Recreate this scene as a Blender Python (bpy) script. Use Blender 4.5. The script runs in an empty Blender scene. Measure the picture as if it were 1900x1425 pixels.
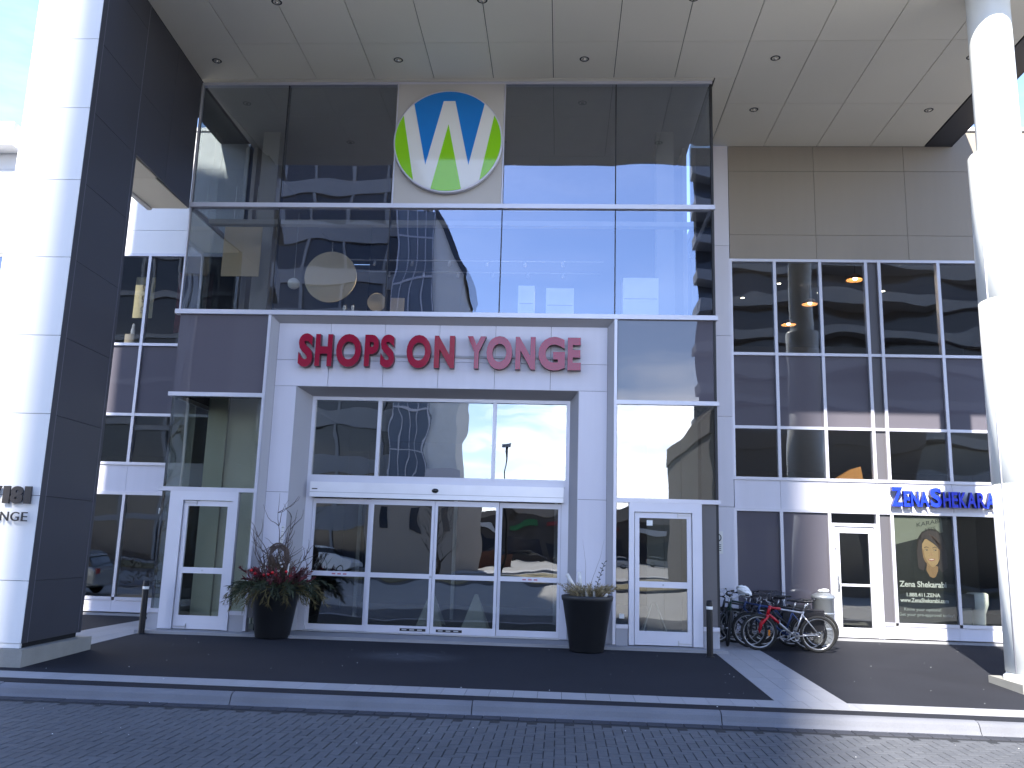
import bpy, math, random
from mathutils import Vector, Matrix
random.seed(7)
SC = bpy.context.scene
COL = SC.collection
# ------------------------------------------------------------------ camera
F, YAW, PIT, ROL = 1602.836, -0.0610913, 0.1865700, 0.0289893
fw = Vector((math.sin(YAW)*math.cos(PIT), math.cos(YAW)*math.cos(PIT), math.sin(PIT)))
rt = Vector((math.cos(YAW), -math.sin(YAW), 0)); up = rt.cross(fw)
r2 = rt*math.cos(ROL)+up*math.sin(ROL); u2 = up*math.cos(ROL)-rt*math.sin(ROL)
CAM = Vector((7.7686, -16.5, 1.75))
cd = bpy.data.cameras.new('camera'); cam = bpy.data.objects.new('camera', cd); COL.objects.link(cam)
cd.sensor_width = 36; cd.lens = 36*F/1900; cd.clip_end = 2000; cd.clip_start = 0.05
M = Matrix((r2, u2, -fw)).transposed().to_4x4(); M.translation = CAM
cam.matrix_world = M
SC.camera = cam
# ------------------------------------------------------------------ light
AZ, EL = math.radians(15.5), math.radians(41.5)
SUN = Vector((-math.sin(AZ)*math.cos(EL), -math.cos(AZ)*math.cos(EL), math.sin(EL)))
w = bpy.data.worlds.new('World'); SC.world = w; w.use_nodes = True
nt = w.node_tree; nt.nodes.clear()
def N(t, ty, **kw):
    n = t.nodes.new(ty)
    for k, v in kw.items(): setattr(n, k, v)
    return n
out = N(nt, 'ShaderNodeOutputWorld'); bg = N(nt, 'ShaderNodeBackground'); bg.inputs[1].default_value = 0.13
sky = N(nt, 'ShaderNodeTexSky', sky_type='NISHITA'); sky.sun_disc = False
sky.sun_elevation = EL; sky.sun_rotation = math.pi+AZ; sky.air_density = 1.0; sky.dust_density = 0.1; sky.ozone_density = 3.0
tc = N(nt, 'ShaderNodeTexCoord'); mp = N(nt, 'ShaderNodeMapping'); mp.inputs['Scale'].default_value = (1.3, 1.3, 5.5)
cn = N(nt, 'ShaderNodeTexNoise'); cn.inputs['Scale'].default_value = 1.9; cn.inputs['Detail'].default_value = 7; cn.inputs['Roughness'].default_value = .58
nt.links.new(tc.outputs['Generated'], mp.inputs[0]); nt.links.new(mp.outputs[0], cn.inputs[0])
cr = N(nt, 'ShaderNodeValToRGB'); cr.color_ramp.elements[0].position = .47; cr.color_ramp.elements[1].position = .64
nt.links.new(cn.outputs['Fac'], cr.inputs[0])
mx = N(nt, 'ShaderNodeMix', data_type='RGBA'); mx.inputs['B'].default_value = (13, 13.2, 14.2, 1)
sx_ = N(nt, 'ShaderNodeSeparateXYZ'); nt.links.new(tc.outputs['Generated'], sx_.inputs[0])
mr = N(nt, 'ShaderNodeMapRange'); mr.inputs['From Min'].default_value = .15; mr.inputs['From Max'].default_value = .27; mr.inputs['To Min'].default_value = 1; mr.inputs['To Max'].default_value = .05; mr.interpolation_type = 'SMOOTHSTEP'
nt.links.new(sx_.outputs[2], mr.inputs[0]); cm = N(nt, 'ShaderNodeMath', operation='MULTIPLY'); nt.links.new(cr.outputs[0], cm.inputs[0]); nt.links.new(mr.outputs[0], cm.inputs[1])
nt.links.new(cm.outputs[0], mx.inputs['Factor']); tint = N(nt, 'ShaderNodeMix', data_type='RGBA', blend_type='MULTIPLY'); tint.inputs['Factor'].default_value = 1; tint.inputs['B'].default_value = (1.04, .985, 1.06, 1)
nt.links.new(sky.outputs[0], tint.inputs['A']); nt.links.new(tint.outputs['Result'], mx.inputs['A'])
nt.links.new(mx.outputs['Result'], bg.inputs[0]); nt.links.new(bg.outputs[0], out.inputs[0])
sl = bpy.data.lights.new('sun', 'SUN'); sl.energy = 4.0; sl.angle = math.radians(.53); sl.color = (1, .95, .86)
so = bpy.data.objects.new('sun', sl); COL.objects.link(so); so.rotation_mode = 'QUATERNION'
so.rotation_quaternion = SUN.to_track_quat('Z', 'Y'); so.location = (0, -30, 40)
SC.view_settings.view_transform = 'Standard'; SC.view_settings.look = 'None'
SC.view_settings.exposure = 2.05; SC.view_settings.gamma = 1; SC.view_settings.use_curve_mapping = False
SC.render.engine = 'CYCLES'
cy = SC.cycles; cy.max_bounces = 8; cy.diffuse_bounces = 4; cy.glossy_bounces = 5; cy.transparent_max_bounces = 16
cy.use_denoising = True; cy.caustics_reflective = False; cy.caustics_refractive = False; cy.sample_clamp_indirect = 6

# ------------------------------------------------------------------ materials
def mat(name, col, rough=.6, metal=0, var=.08, vscale=3, grain=0, gscale=120, bump=0, bscale=60, rnd=0, spec=.5, streak=0):
    m = bpy.data.materials.new(name); m.use_nodes = True; t = m.node_tree
    b = t.nodes['Principled BSDF']; b.inputs['Roughness'].default_value = rough; b.inputs['Metallic'].default_value = metal
    b.inputs['Specular IOR Level'].default_value = spec
    geo = N(t, 'ShaderNodeNewGeometry'); oi = N(t, 'ShaderNodeObjectInfo')
    def noise(sc, det=4, sx=(1, 1, 1)):
        mpn = N(t, 'ShaderNodeMapping'); mpn.inputs['Scale'].default_value = sx
        t.links.new(geo.outputs['Position'], mpn.inputs[0])
        n = N(t, 'ShaderNodeTexNoise'); n.inputs['Scale'].default_value = sc; n.inputs['Detail'].default_value = det
        t.links.new(mpn.outputs[0], n.inputs[0]); return n.outputs['Fac']
    def ma(op, a, bb):
        n = N(t, 'ShaderNodeMath', operation=op)
        for i, v in enumerate((a, bb)):
            if isinstance(v, (int, float)): n.inputs[i].default_value = v
            else: t.links.new(v, n.inputs[i])
        return n.outputs[0]
    f = ma('MULTIPLY_ADD', noise(vscale), 2*var); t.nodes[-1].inputs[2].default_value = 1-var
    if grain:
        g = ma('MULTIPLY_ADD', noise(gscale, 2), 2*grain); t.nodes[-1].inputs[2].default_value = 1-grain; f = ma('MULTIPLY', f, g)
    if streak:
        g = ma('MULTIPLY_ADD', noise(2.2, 5, (3, 3, .22)), 2*streak); t.nodes[-1].inputs[2].default_value = 1-streak; f = ma('MULTIPLY', f, g)
    if rnd:
        ad = ma('ADD', oi.outputs['Random'], geo.outputs['Random Per Island']); fr = ma('FRACT', ad, 0)
        g = ma('MULTIPLY_ADD', fr, 2*rnd); t.nodes[-1].inputs[2].default_value = 1-rnd; f = ma('MULTIPLY', f, g)
    vm = N(t, 'ShaderNodeVectorMath', operation='SCALE'); vm.inputs[0].default_value = col[:3]
    t.links.new(f, vm.inputs['Scale']); t.links.new(vm.outputs[0], b.inputs['Base Color'])
    if bump:
        bn = N(t, 'ShaderNodeBump'); bn.inputs['Strength'].default_value = bump; bn.inputs['Distance'].default_value = .01
        t.links.new(noise(bscale, 3), bn.inputs['Height']); t.links.new(bn.outputs[0], b.inputs['Normal'])
    return m

def scuff(m, cx, cy, rx, ry, amt):
    t = m.node_tree; b = t.nodes['Principled BSDF']; src = b.inputs['Base Color'].links[0].from_socket
    g = N(t, 'ShaderNodeNewGeometry'); mp_ = N(t, 'ShaderNodeMapping'); mp_.inputs['Location'].default_value = (-cx/rx, -cy/ry, 0); mp_.inputs['Scale'].default_value = (1/rx, 1/ry, 0)
    t.links.new(g.outputs['Position'], mp_.inputs[0]); ln = N(t, 'ShaderNodeVectorMath', operation='LENGTH'); t.links.new(mp_.outputs[0], ln.inputs[0])
    r = N(t, 'ShaderNodeMapRange'); r.interpolation_type = 'SMOOTHSTEP'; r.inputs['From Min'].default_value = 1; r.inputs['From Max'].default_value = .1; t.links.new(ln.outputs['Value'], r.inputs[0])
    n = N(t, 'ShaderNodeTexNoise'); n.inputs['Scale'].default_value = 6; n.inputs['Detail'].default_value = 6; t.links.new(g.outputs['Position'], n.inputs[0])
    p = N(t, 'ShaderNodeMath', operation='MULTIPLY'); t.links.new(r.outputs[0], p.inputs[0]); t.links.new(n.outputs['Fac'], p.inputs[1])
    q = N(t, 'ShaderNodeMath', operation='MULTIPLY'); q.inputs[1].default_value = amt; t.links.new(p.outputs[0], q.inputs[0])
    x_ = N(t, 'ShaderNodeMix', data_type='RGBA'); x_.inputs['B'].default_value = (.16, .17, .19, 1); t.links.new(q.outputs[0], x_.inputs['Factor']); t.links.new(src, x_.inputs['A']); t.links.new(x_.outputs['Result'], b.inputs['Base Color'])
def glass(name, refl=.3, gcol=(.93, .96, 1), tint=(.62, .66, .68), wave=.010, wscale=.75, body=None, bodycol=(.05, .05, .06)):
    """coated pane: fresnel + coating reflection over a tinted see-through (or an opaque back-painted) body"""
    m = bpy.data.materials.new(name); m.use_nodes = True; t = m.node_tree; t.nodes.clear()
    o = N(t, 'ShaderNodeOutputMaterial'); ms = N(t, 'ShaderNodeMixShader'); gl = N(t, 'ShaderNodeBsdfGlossy')
    gl.inputs['Roughness'].default_value = .004; gl.inputs['Color'].default_value = (*gcol, 1)
    if body: bd = N(t, 'ShaderNodeBsdfDiffuse'); bd.inputs[0].default_value = (*bodycol, 1)
    else: bd = N(t, 'ShaderNodeBsdfTransparent'); bd.inputs[0].default_value = (*tint, 1)
    fr = N(t, 'ShaderNodeFresnel'); fr.inputs[0].default_value = 1.5
    ad = N(t, 'ShaderNodeMath', operation='ADD'); ad.inputs[1].default_value = refl; ad.use_clamp = True
    t.links.new(fr.outputs[0], ad.inputs[0])
    geo = N(t, 'ShaderNodeNewGeometry'); oi = N(t, 'ShaderNodeObjectInfo')
    inv = N(t, 'ShaderNodeMath', operation='SUBTRACT'); inv.inputs[0].default_value = 1; t.links.new(geo.outputs['Backfacing'], inv.inputs[1])
    mu = N(t, 'ShaderNodeMath', operation='MULTIPLY'); t.links.new(ad.outputs[0], mu.inputs[0]); t.links.new(inv.outputs[0], mu.inputs[1])
    # slight roller-wave of tempered glass, different on every pane
    sc = N(t, 'ShaderNodeVectorMath', operation='SCALE'); sc.inputs['Scale'].default_value = 37.0
    cmb = N(t, 'ShaderNodeCombineXYZ'); t.links.new(oi.outputs['Random'], cmb.inputs[0]); t.links.new(oi.outputs['Random'], cmb.inputs[2])
    t.links.new(cmb.outputs[0], sc.inputs[0])
    av = N(t, 'ShaderNodeVectorMath', operation='ADD'); t.links.new(geo.outputs['Position'], av.inputs[0]); t.links.new(sc.outputs[0], av.inputs[1])
    nz = N(t, 'ShaderNodeTexNoise'); nz.inputs['Scale'].default_value = wscale; nz.inputs['Detail'].default_value = 1.2
    t.links.new(av.outputs[0], nz.inputs[0])
    bp = N(t, 'ShaderNodeBump'); bp.inputs['Strength'].default_value = 1; bp.inputs['Distance'].default_value = wave
    t.links.new(nz.outputs['Fac'], bp.inputs['Height']); t.links.new(bp.outputs[0], gl.inputs['Normal'])
    t.links.new(mu.outputs[0], ms.inputs[0]); t.links.new(bd.outputs[0], ms.inputs[1]); t.links.new(gl.outputs[0], ms.inputs[2])
    t.links.new(ms.outputs[0], o.inputs[0]); return m

def emit(name, col, s):
    m = bpy.data.materials.new(name); m.use_nodes = True; t = m.node_tree; t.nodes.clear()
    o = N(t, 'ShaderNodeOutputMaterial'); e = N(t, 'ShaderNodeEmission'); e.inputs[0].default_value = (*col, 1); e.inputs[1].default_value = s
    t.links.new(e.outputs[0], o.inputs[0]); return m

MT = dict(
 alum=mat('anodised aluminium', (.56, .56, .63), .38, .35, .05, 1.5),
 doorfr=mat('door aluminium', (.60, .60, .67), .42, .25, .06, 2),
 gasket=mat('black gasket', (.012, .012, .016), .5),
 portal=mat('pale portal panel', (.61, .60, .67), .5, 0, .05, .8, .03, 150, rnd=.025, streak=.05),
 reveal=mat('grey reveal panel', (.33, .33, .36), .5, 0, .05, 1),
 wallp=mat('beige wall panel', (.275, .24, .20), .7, 0, .05, .7, .07, 160, .15, 90, .03, streak=.04),
 white=mat('white enamel panel', (.72, .72, .73), .42, 0, .03, .8, .02, rnd=.015, streak=.03),
 colw=mat('white column cladding', (.74, .76, .75), .35, 0, .03, .8, .02, streak=.03),
 dark=mat('charcoal metal panel', (.040, .041, .052), .5, .0, .10, 1.2, .12, 190, rnd=.04),
 darktrim=mat('charcoal edge trim', (.16, .16, .19), .35, .4),
 soffit=mat('soffit panel', (.80, .755, .64), .55, 0, .05, .5, .04, 130, rnd=.03),
 black=mat('black void', (.008, .008, .009), .9),
 blackp=mat('black enamel', (.009, .009, .011), .45, spec=.25),
 asphalt=mat('dark asphalt', (.021, .022, .028), .95, 0, .22, .8, .35, 140, .5, 90, spec=.15),
 concrete=mat('concrete band', (.27, .27, .285), .8, 0, .10, 1.6, .10, 90, .2, 80, .05),
 kerb=mat('kerb concrete', (.14, .143, .16), .85, 0, .35, 1.1, .12, 80, .3, 60, .04),
 base=mat('base stone', (.26, .255, .235), .85, 0, .18, 3, .12, 70, .3, 50),
 paver=mat('grey paver', (.090, .093, .102), .9, 0, .30, .6, .16, 90, .3, 90, .07, spec=.25),
 sand=mat('joint sand', (.014, .015, .018), .95),
 road=mat('far road', (.27, .262, .245), .9, 0, .15, .5, .2, 60),
 pot=mat('black resin pot', (.012, .013, .016), .5, 0, .35, 3, .1, 40),
 soil=mat('soil', (.03, .02, .014), 1),
 redl=mat('red sign face', (.30, .008, .035), .06, 0, .03, 2),
 redside=mat('red sign return', (.10, .012, .03), .4),
 blue=mat('blue sign face', (.010, .035, .62), .3), blueside=mat('blue sign return', (.004, .008, .10), .4),
 wblue=mat('logo blue', (.008, .17, .53), .06, 0, .03), wgreen=mat('logo green', (.23, .56, .008), .06, 0, .03),
 wwhite=mat('logo white', (.66, .66, .64), .06, 0, .02),
 brown=mat('bronze letter', (.05, .043, .042), .4, .2), letterdark=mat('dark letter', (.022, .020, .022), .4),
 inwall=mat('interior wall', (.30, .28, .25), .8, 0, .1, .5), infloor=mat('interior floor', (.22, .21, .19), .4, 0, .1, .8),
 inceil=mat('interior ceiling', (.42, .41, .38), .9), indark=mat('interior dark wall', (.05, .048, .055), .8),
 beige=mat('beige display', (.62, .50, .32), .7, 0, .04), beige2=mat('tan display', (.55, .42, .26), .7, 0, .04),
 pale=mat('pale object', (.75, .73, .66), .5), carpetred=mat('red rug', (.16, .02, .025), .95, 0, .5, 9, .3, 40),
 carpetcream=mat('cream rug', (.62, .52, .28), .95, 0, .25, 12, .2, 40), rugpat=mat('rug motif', (.10, .07, .04), .95),
 copper=mat('copper shade', (.55, .26, .10), .3, .7), orange=mat('orange object', (.55, .24, .05), .5),
 rubber=mat('tyre rubber', (.012, .012, .012), .8), rim=mat('alloy rim', (.5, .5, .52), .3, .8), steel=mat('bike steel', (.45, .46, .48), .3, .85),
 redp=mat('red bike paint', (.45, .008, .02), .25), blk=mat('bike black', (.014, .014, .018), .4), silverp=mat('bike silver', (.42, .43, .46), .3, .6),
 bluep=mat('bike blue', (.03, .06, .18), .3), greenp=mat('bike dark green', (.02, .05, .04), .3), amber=mat('amber reflector', (.6, .2, .02), .3),
 bag=mat('white plastic', (.78, .79, .80), .45, 0, .08, 12), can=mat('galvanised can', (.36, .38, .40), .38, .6, .15, 3, streak=.1),
 evergreen=mat('evergreen bough', (.030, .042, .020), .7, 0, .5, 8, rnd=.35), drybough=mat('dried bough', (.12, .10, .04), .8, 0, .4, 8, rnd=.4),
 redleaf=mat('red winter leaf', (.085, .010, .016), .7, 0, .3, 9, rnd=.4), berry=mat('red berry', (.50, .012, .018), .2),
 twig=mat('curly twig', (.085, .062, .060), .8, 0, .3, 20), wreath=mat('grapevine', (.12, .085, .070), .85, 0, .4, 30),
 birch=mat('birch bark', (.60, .58, .55), .7, 0, .35, 14), straw=mat('dry straw', (.25, .20, .11), .9, 0, .3, 10, rnd=.3),
 drygrass=mat('dry grass', (.16, .13, .055), .95, 0, .4, 2, .3, 30), shrub=mat('brown shrub', (.085, .058, .036), .95, 0, .4, 3, rnd=.4),
 bark=mat('bark', (.09, .065, .05), .9, 0, .3, 5),
 carw=mat('car silver', (.40, .43, .45), .2, .5), carwhite=mat('car white', (.75, .75, .76), .2), card=mat('car dark', (.03, .03, .035), .2), carr=mat('car red', (.35, .02, .02), .2),
 carglass=mat('car glass', (.012, .014, .016), .05), towerband=mat('tower band', (.24, .25, .27), .7, 0, .1, .1), towerdark=mat('tower glazing', (.035, .040, .055), .12),
 stone=mat('podium stone', (.36, .31, .26), .8, 0, .1, .3), blade=mat('white wall', (.80, .80, .80), .6), mall=mat('mall wall', (.11, .095, .085), .8, 0, .2, .3),
 brickr=mat('rust brick', (.13, .06, .04), .85, 0, .2, 1), shopred=mat('shop red', (.28, .015, .02), .4), shopgreen=mat('shop green', (.02, .2, .06), .4),
 skin=mat('print skin', (.215, .14, .07), .6, 0, .06, 9), skinsh=mat('print skin mid', (.15, .088, .042), .6), hair=mat('print hair', (.0075, .0038, .0025), .6, 0, .35, 14), hairl=mat('print hair light', (.022, .010, .005), .6, 0, .3, 20),
 printdark=mat('print dark', (.0035, .0045, .004), .5), printgrey=mat('print text', (.36, .37, .36), .6), printdim=mat('print dim text', (.13, .145, .145), .6), card_=mat('print card', (.11, .118, .098), .6, 0, .1, 4),
 lip=mat('print lip', (.13, .032, .028), .5), teeth=mat('print teeth', (.27, .24, .19), .5), headerw=mat('door operator', (.80, .79, .82), .3, .1),
 lens=mat('sensor', (.01, .01, .012), .1), redmark=mat('faint red print', (.45, .14, .18), .6), label=mat('paper label', (.7, .7, .68), .6),
 cornrail=mat('steel rail', (.5, .5, .52), .3, .8), lamp=mat('lamp cup', (.55, .53, .47), .15, .8), leafd=mat('dark leaf', (.02, .025, .022), .6),
 splmat=mat('spandrel', (.085, .082, .095), .35, 0, .06, 1),
)
scuff(MT['asphalt'], 5.35, -2.0, 1.1, .75, .45)
G_UP = glass('coated glass upper', .165, tint=(.82, .84, .86), wave=.012, wscale=.55, gcol=(.74, .81, 1))
G_SHOP = glass('clear shop glass', .15, tint=(.78, .80, .77), wave=.007, wscale=.8)
G_DOOR = glass('clear door glass', .20, tint=(.70, .72, .68), wave=.006, wscale=1.1)
G_SIDE = glass('tinted side glass', .20, tint=(.70, .73, .72), wave=.008, wscale=.8)
G_SPAN = glass('spandrel glass', .02, wave=.012, wscale=.6, body=1, bodycol=(.105, .098, .118))
G_POST = glass('poster glass', .03, tint=(.86, .88, .86), wave=.007, wscale=.7)
G_WING = glass('dark wing glass', .12, tint=(.74, .76, .79), wave=.016, wscale=.5)
LIT = emit('lit lamp', (1, .86, .62), 9)

# ------------------------------------------------------------------ mesh helpers
class MB:
    def __init__(s): s.v = []; s.f = []; s.mi = []; s.sm = []
    def add(s, v, f, mi=0, smooth=False):
        o = len(s.v); s.v += [tuple(p) for p in v]
        for q in f: s.f.append(tuple(i+o for i in q)); s.mi.append(mi); s.sm.append(smooth)
        return s
    def box(s, x0, x1, y0, y1, z0, z1, mi=0):
        v = [(x, y, z) for z in (z0, z1) for y in (y0, y1) for x in (x0, x1)]
        return s.add(v, [(0, 2, 3, 1), (4, 5, 7, 6), (0, 1, 5, 4), (2, 6, 7, 3), (0, 4, 6, 2), (1, 3, 7, 5)], mi)
    def prism(s, poly, z0, z1, mi=0):          # footprint in xy, counter-clockwise
        n = len(poly); v = [(p[0], p[1], z0) for p in poly]+[(p[0], p[1], z1) for p in poly]
        return s.add(v, [tuple(range(n))[::-1], tuple(range(n, 2*n))]+[(i, (i+1) % n, n+(i+1) % n, n+i) for i in range(n)], mi)
    def slab(s, poly, y0, y1, mi=0):           # outline in xz (counter-clockwise seen from -y), y0 is the front
        n = len(poly); v = [(p[0], y0, p[1]) for p in poly]+[(p[0], y1, p[1]) for p in poly]
        return s.add(v, [tuple(range(n)), tuple(range(n, 2*n))[::-1]]+[((i+1) % n, i, n+i, n+(i+1) % n) for i in range(n)], mi)
    def lathe(s, prof, c=(0, 0, 0), n=28, mi=0, ax='z', smooth=True):
        v = []; f = []
        for r, h in prof:
            for k in range(n):
                a = 2*math.pi*k/n; p = (r*math.cos(a), r*math.sin(a), h)
                if ax == 'y': p = (p[0], h, p[1])
                if ax == 'x': p = (h, p[0], p[1])
                v.append((p[0]+c[0], p[1]+c[1], p[2]+c[2]))
        for j in range(len(prof)-1):
            for k in range(n):
                q = (j*n+k, j*n+(k+1) % n, (j+1)*n+(k+1) % n, (j+1)*n+k)
                f.append(q[::-1] if ax == 'y' else q)
        return s.add(v, f, mi, smooth)
    def tube(s, pts, r, n=7, mi=0, caps=True):
        pts = [Vector(p) for p in pts]; rs = r if isinstance(r, (list, tuple)) else [r]*len(pts)
        v = []; f = []; prev = None
        for i, p in enumerate(pts):
            t = (pts[min(i+1, len(pts)-1)]-pts[max(i-1, 0)]).normalized()
            if prev is None: a = t.orthogonal().normalized()
            else:
                a = prev-t*prev.dot(t)
                a = a.normalized() if a.length > 1e-6 else t.orthogonal().normalized()
            prev = a; b = t.cross(a)
            for k in range(n):
                an = 2*math.pi*k/n; v.append(p+(a*math.cos(an)+b*math.sin(an))*rs[i])
        for j in range(len(pts)-1):
            for k in range(n): f.append((j*n+k, j*n+(k+1) % n, (j+1)*n+(k+1) % n, (j+1)*n+k))
        if caps: f += [tuple(range(n))[::-1], tuple(range((len(pts)-1)*n, len(pts)*n))]
        return s.add(v, f, mi, True)
    def torus(s, c, R, r, ax='y', n=32, m=7, mi=0):
        v = []; f = []
        for i in range(n):
            a = 2*math.pi*i/n
            for j in range(m):
                b = 2*math.pi*j/m; q = R+r*math.cos(b); p = (q*math.cos(a), r*math.sin(b), q*math.sin(a))
                if ax == 'z': p = (p[0], -p[2], p[1])
                v.append((p[0]+c[0], p[1]+c[1], p[2]+c[2]))
        for i in range(n):
            for j in range(m): f.append((i*m+j, i*m+(j+1) % m, ((i+1) % n)*m+(j+1) % m, ((i+1) % n)*m+j))
        return s.add(v, f, mi, True)
    def ball(s, c, r, n=10, mi=0, sc=(1, 1, 1)):
        pr = [(max(1e-4, math.sin(math.pi*i/n))*r, -math.cos(math.pi*i/n)*r) for i in range(n+1)]
        o = len(s.v); s.lathe(pr, (0, 0, 0), n+2, mi)
        for i in range(o, len(s.v)): p = s.v[i]; s.v[i] = (p[0]*sc[0]+c[0], p[1]*sc[1]+c[1], p[2]*sc[2]+c[2])
        return s
    def build(s, name, m, parent=None, kind=None, label=None):
        me = bpy.data.meshes.new(name); off = Vector((0, 0, 0)); p = parent
        while p is not None: off += p.location; p = p.parent
        me.from_pydata([(a[0]-off.x, a[1]-off.y, a[2]-off.z) for a in s.v], [], s.f)
        for mm in (m if isinstance(m, (list, tuple)) else [m]): me.materials.append(MT[mm] if isinstance(mm, str) else mm)
        me.polygons.foreach_set('material_index', s.mi); me.polygons.foreach_set('use_smooth', s.sm); me.update()
        o = bpy.data.objects.new(name, me); COL.objects.link(o)
        if parent: o.parent = parent
        if kind: o['kind'] = kind
        if label: o['label'] = label
        return o
def tag(o, label, cat, group=None):
    o['label'] = label; o['category'] = cat
    if group: o['group'] = group
    return o
def thing(name, loc, label, cat, group=None):
    o = bpy.data.objects.new(name, None); COL.objects.link(o); o.location = loc; o.empty_display_size = .2
    return tag(o, label, cat, group)
def box(name, m, parent, *b, **k): return MB().box(*b).build(name, m, parent, **k)
def copy_tree(o, parent=None):
    c = o.copy(); COL.objects.link(c)
    if parent: c.parent = parent
    for ch in o.children: copy_tree(ch, c)
    return c
_tx = {}
def glyph(s, bold=0.0, shear=0.0):
    """2-D outline mesh of a text with the built-in font, depth 1, unit-normalised box"""
    key = (s, bold, shear)
    if key in _tx: return _tx[key]
    cu = bpy.data.curves.new('t', 'FONT'); cu.body = s; cu.extrude = .5; cu.offset = bold; cu.resolution_u = 5; cu.shear = shear
    o = bpy.data.objects.new('t', cu); COL.objects.link(o)
    me = bpy.data.meshes.new_from_object(o.evaluated_get(bpy.context.evaluated_depsgraph_get()))
    bpy.data.objects.remove(o); bpy.data.curves.remove(cu)
    v = [tuple(a.co) for a in me.vertices]; f = [tuple(p.vertices) for p in me.polygons]; bpy.data.meshes.remove(me)
    x0 = min(a[0] for a in v); x1 = max(a[0] for a in v); y0 = min(a[1] for a in v); y1 = max(a[1] for a in v); z1 = max(a[2] for a in v)
    _tx[key] = ([((a[0]-x0)/(x1-x0), (a[1]-y0)/(y1-y0), .5+a[2]/(2*z1)) for a in v], f); return _tx[key]
def letters(name, s, x0, x1, z0, z1, yf, yb, m, parent, side=None, bold=0.0, shear=0.0, label=None):
    """text fitted to a box on a wall that faces -y; yf front, yb back"""
    v, f = glyph(s, bold, shear); mb = MB()
    V = [(x0+a[0]*(x1-x0), yb+(yf-yb)*a[2], z0+a[1]*(z1-z0)) for a in v]
    for q in f:
        front = all(v[i][2] > .99 for i in q); mb_mi = 0 if front or side is None else 1
        mb.f.append(q); mb.mi.append(mb_mi); mb.sm.append(False)
    mb.v = V
    return mb.build(name, [m, side] if side else m, parent, label=label)
# outlines are made first, while the scene is almost empty
for c_ in 'SHOPNYGE': glyph(c_, .045)
for c_ in 'ZENASHKRBI': glyph(c_, .03)
for c_ in '7181YONGE': glyph(c_, .05 if c_ in '718' else 0)
for c_ in ('ZENA', 'Zena Shekarabi', '1.888.411.ZENA', 'www.ZenaShekarabi.com', 'Know your options!', 'Get your pre-approval today!', 'KARABI', 'ATES', 'ME'): glyph(c_, .02)

def gz(y): return .022*min(y, 0)
ROADZ = -.25
# ------------------------------------------------------------------ ground
def struct(o): o['kind'] = 'structure'; return o
GND = struct(MB().add([(-400, -400, -.62), (400, -400, -.62), (400, 400, -.62), (-400, 400, -.62)], [(0, 1, 2, 3)]).build('ground', 'road'))
road = struct(MB().box(-90, 120, -37, -10.05, -.5, ROADZ).box(-90, -2.2, -10.04, -5.57, -.5, ROADZ).box(17.2, 120, -10.04, -5.57, -.5, ROADZ)
              .box(-2.2, 17.2, -10.04, -5.57, -.5, ROADZ-.012, 1).build('road', ['road', 'sand']))
# herringbone pavers, bevelled slightly, each sitting a touch uneven
U = .108; GAP = .0045
def paver_mesh(mb, cx, cy, lx, ly, dz=0):
    hx, hy = lx/2-GAP, ly/2-GAP; b = .004; z = ROADZ+dz
    v = [(cx-hx, cy-hy, ROADZ-.02), (cx+hx, cy-hy, ROADZ-.02), (cx+hx, cy+hy, ROADZ-.02), (cx-hx, cy+hy, ROADZ-.02),
         (cx-hx, cy-hy, z-b), (cx+hx, cy-hy, z-b), (cx+hx, cy+hy, z-b), (cx-hx, cy+hy, z-b),
         (cx-hx+b, cy-hy+b, z), (cx+hx-b, cy-hy+b, z), (cx+hx-b, cy+hy-b, z), (cx-hx+b, cy+hy-b, z)]
    mb.add(v, [(0, 1, 5, 4), (1, 2, 6, 5), (2, 3, 7, 6), (3, 0, 4, 7), (4, 5, 9, 8), (5, 6, 10, 9), (6, 7, 11, 10), (7, 4, 8, 11), (8, 9, 10, 11)])
pv = []
for i in range(0, 178):
    for j in range(0, 41):
        k = (i-j) % 4; x = -2.2+i*U; y = -10.1+j*U
        if k == 0: pv.append((x+U, y+U/2, 2*U, U))
        elif k == 3: pv.append((x+U/2, y+U, U, 2*U))
def inframe(x, y):
    d = Vector((x, y, ROADZ))-CAM; z = d.dot(fw); return abs(d.dot(r2)/z*F) < 960 and d.dot(u2)/z*F > -722
pv = [p for p in pv if p[1]+p[3]/2 < -5.79 and p[1]-p[3]/2 > -10.06]
vis = sorted([p for p in pv if inframe(p[0], p[1])], key=lambda p: (p[0]-CAM.x)**2*.15+(p[1]-CAM.y)**2)
near = set(vis[:300]); sh = {}
stuff = MB()
for p in pv:
    if p in near:
        kd = p[2] > p[3]
        if kd not in sh:
            m_ = MB(); paver_mesh(m_, 0, 0, p[2], p[3], 0); sh[kd] = m_.build('paver', 'paver', road); o = sh[kd]
        else: o = sh[kd].copy(); COL.objects.link(o)
        o.location = (p[0], p[1], random.uniform(-.002, .002)); o.rotation_euler = (random.uniform(-.006, .006), random.uniform(-.006, .006), random.uniform(-.008, .008))
    else: paver_mesh(stuff, *p, dz=random.uniform(-.002, .002))
stuff.build('paver_field', 'paver', road, kind='stuff')
x = -2.2                                             # soldier course along the kerb
c0 = None
while x < 17.1:
    if c0 is None:
        m_ = MB(); paver_mesh(m_, 0, 0, .216, .2); c0 = m_.build('border_paver', mat('border paver', (.042, .044, .054), .9, 0, .2, .8, .15, 90, .3, 90, .08, spec=.25), road); o = c0
    else: o = c0.copy(); COL.objects.link(o)
    o.location = (x+.108, -5.675, random.uniform(-.002, .002)); x += .216
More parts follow.
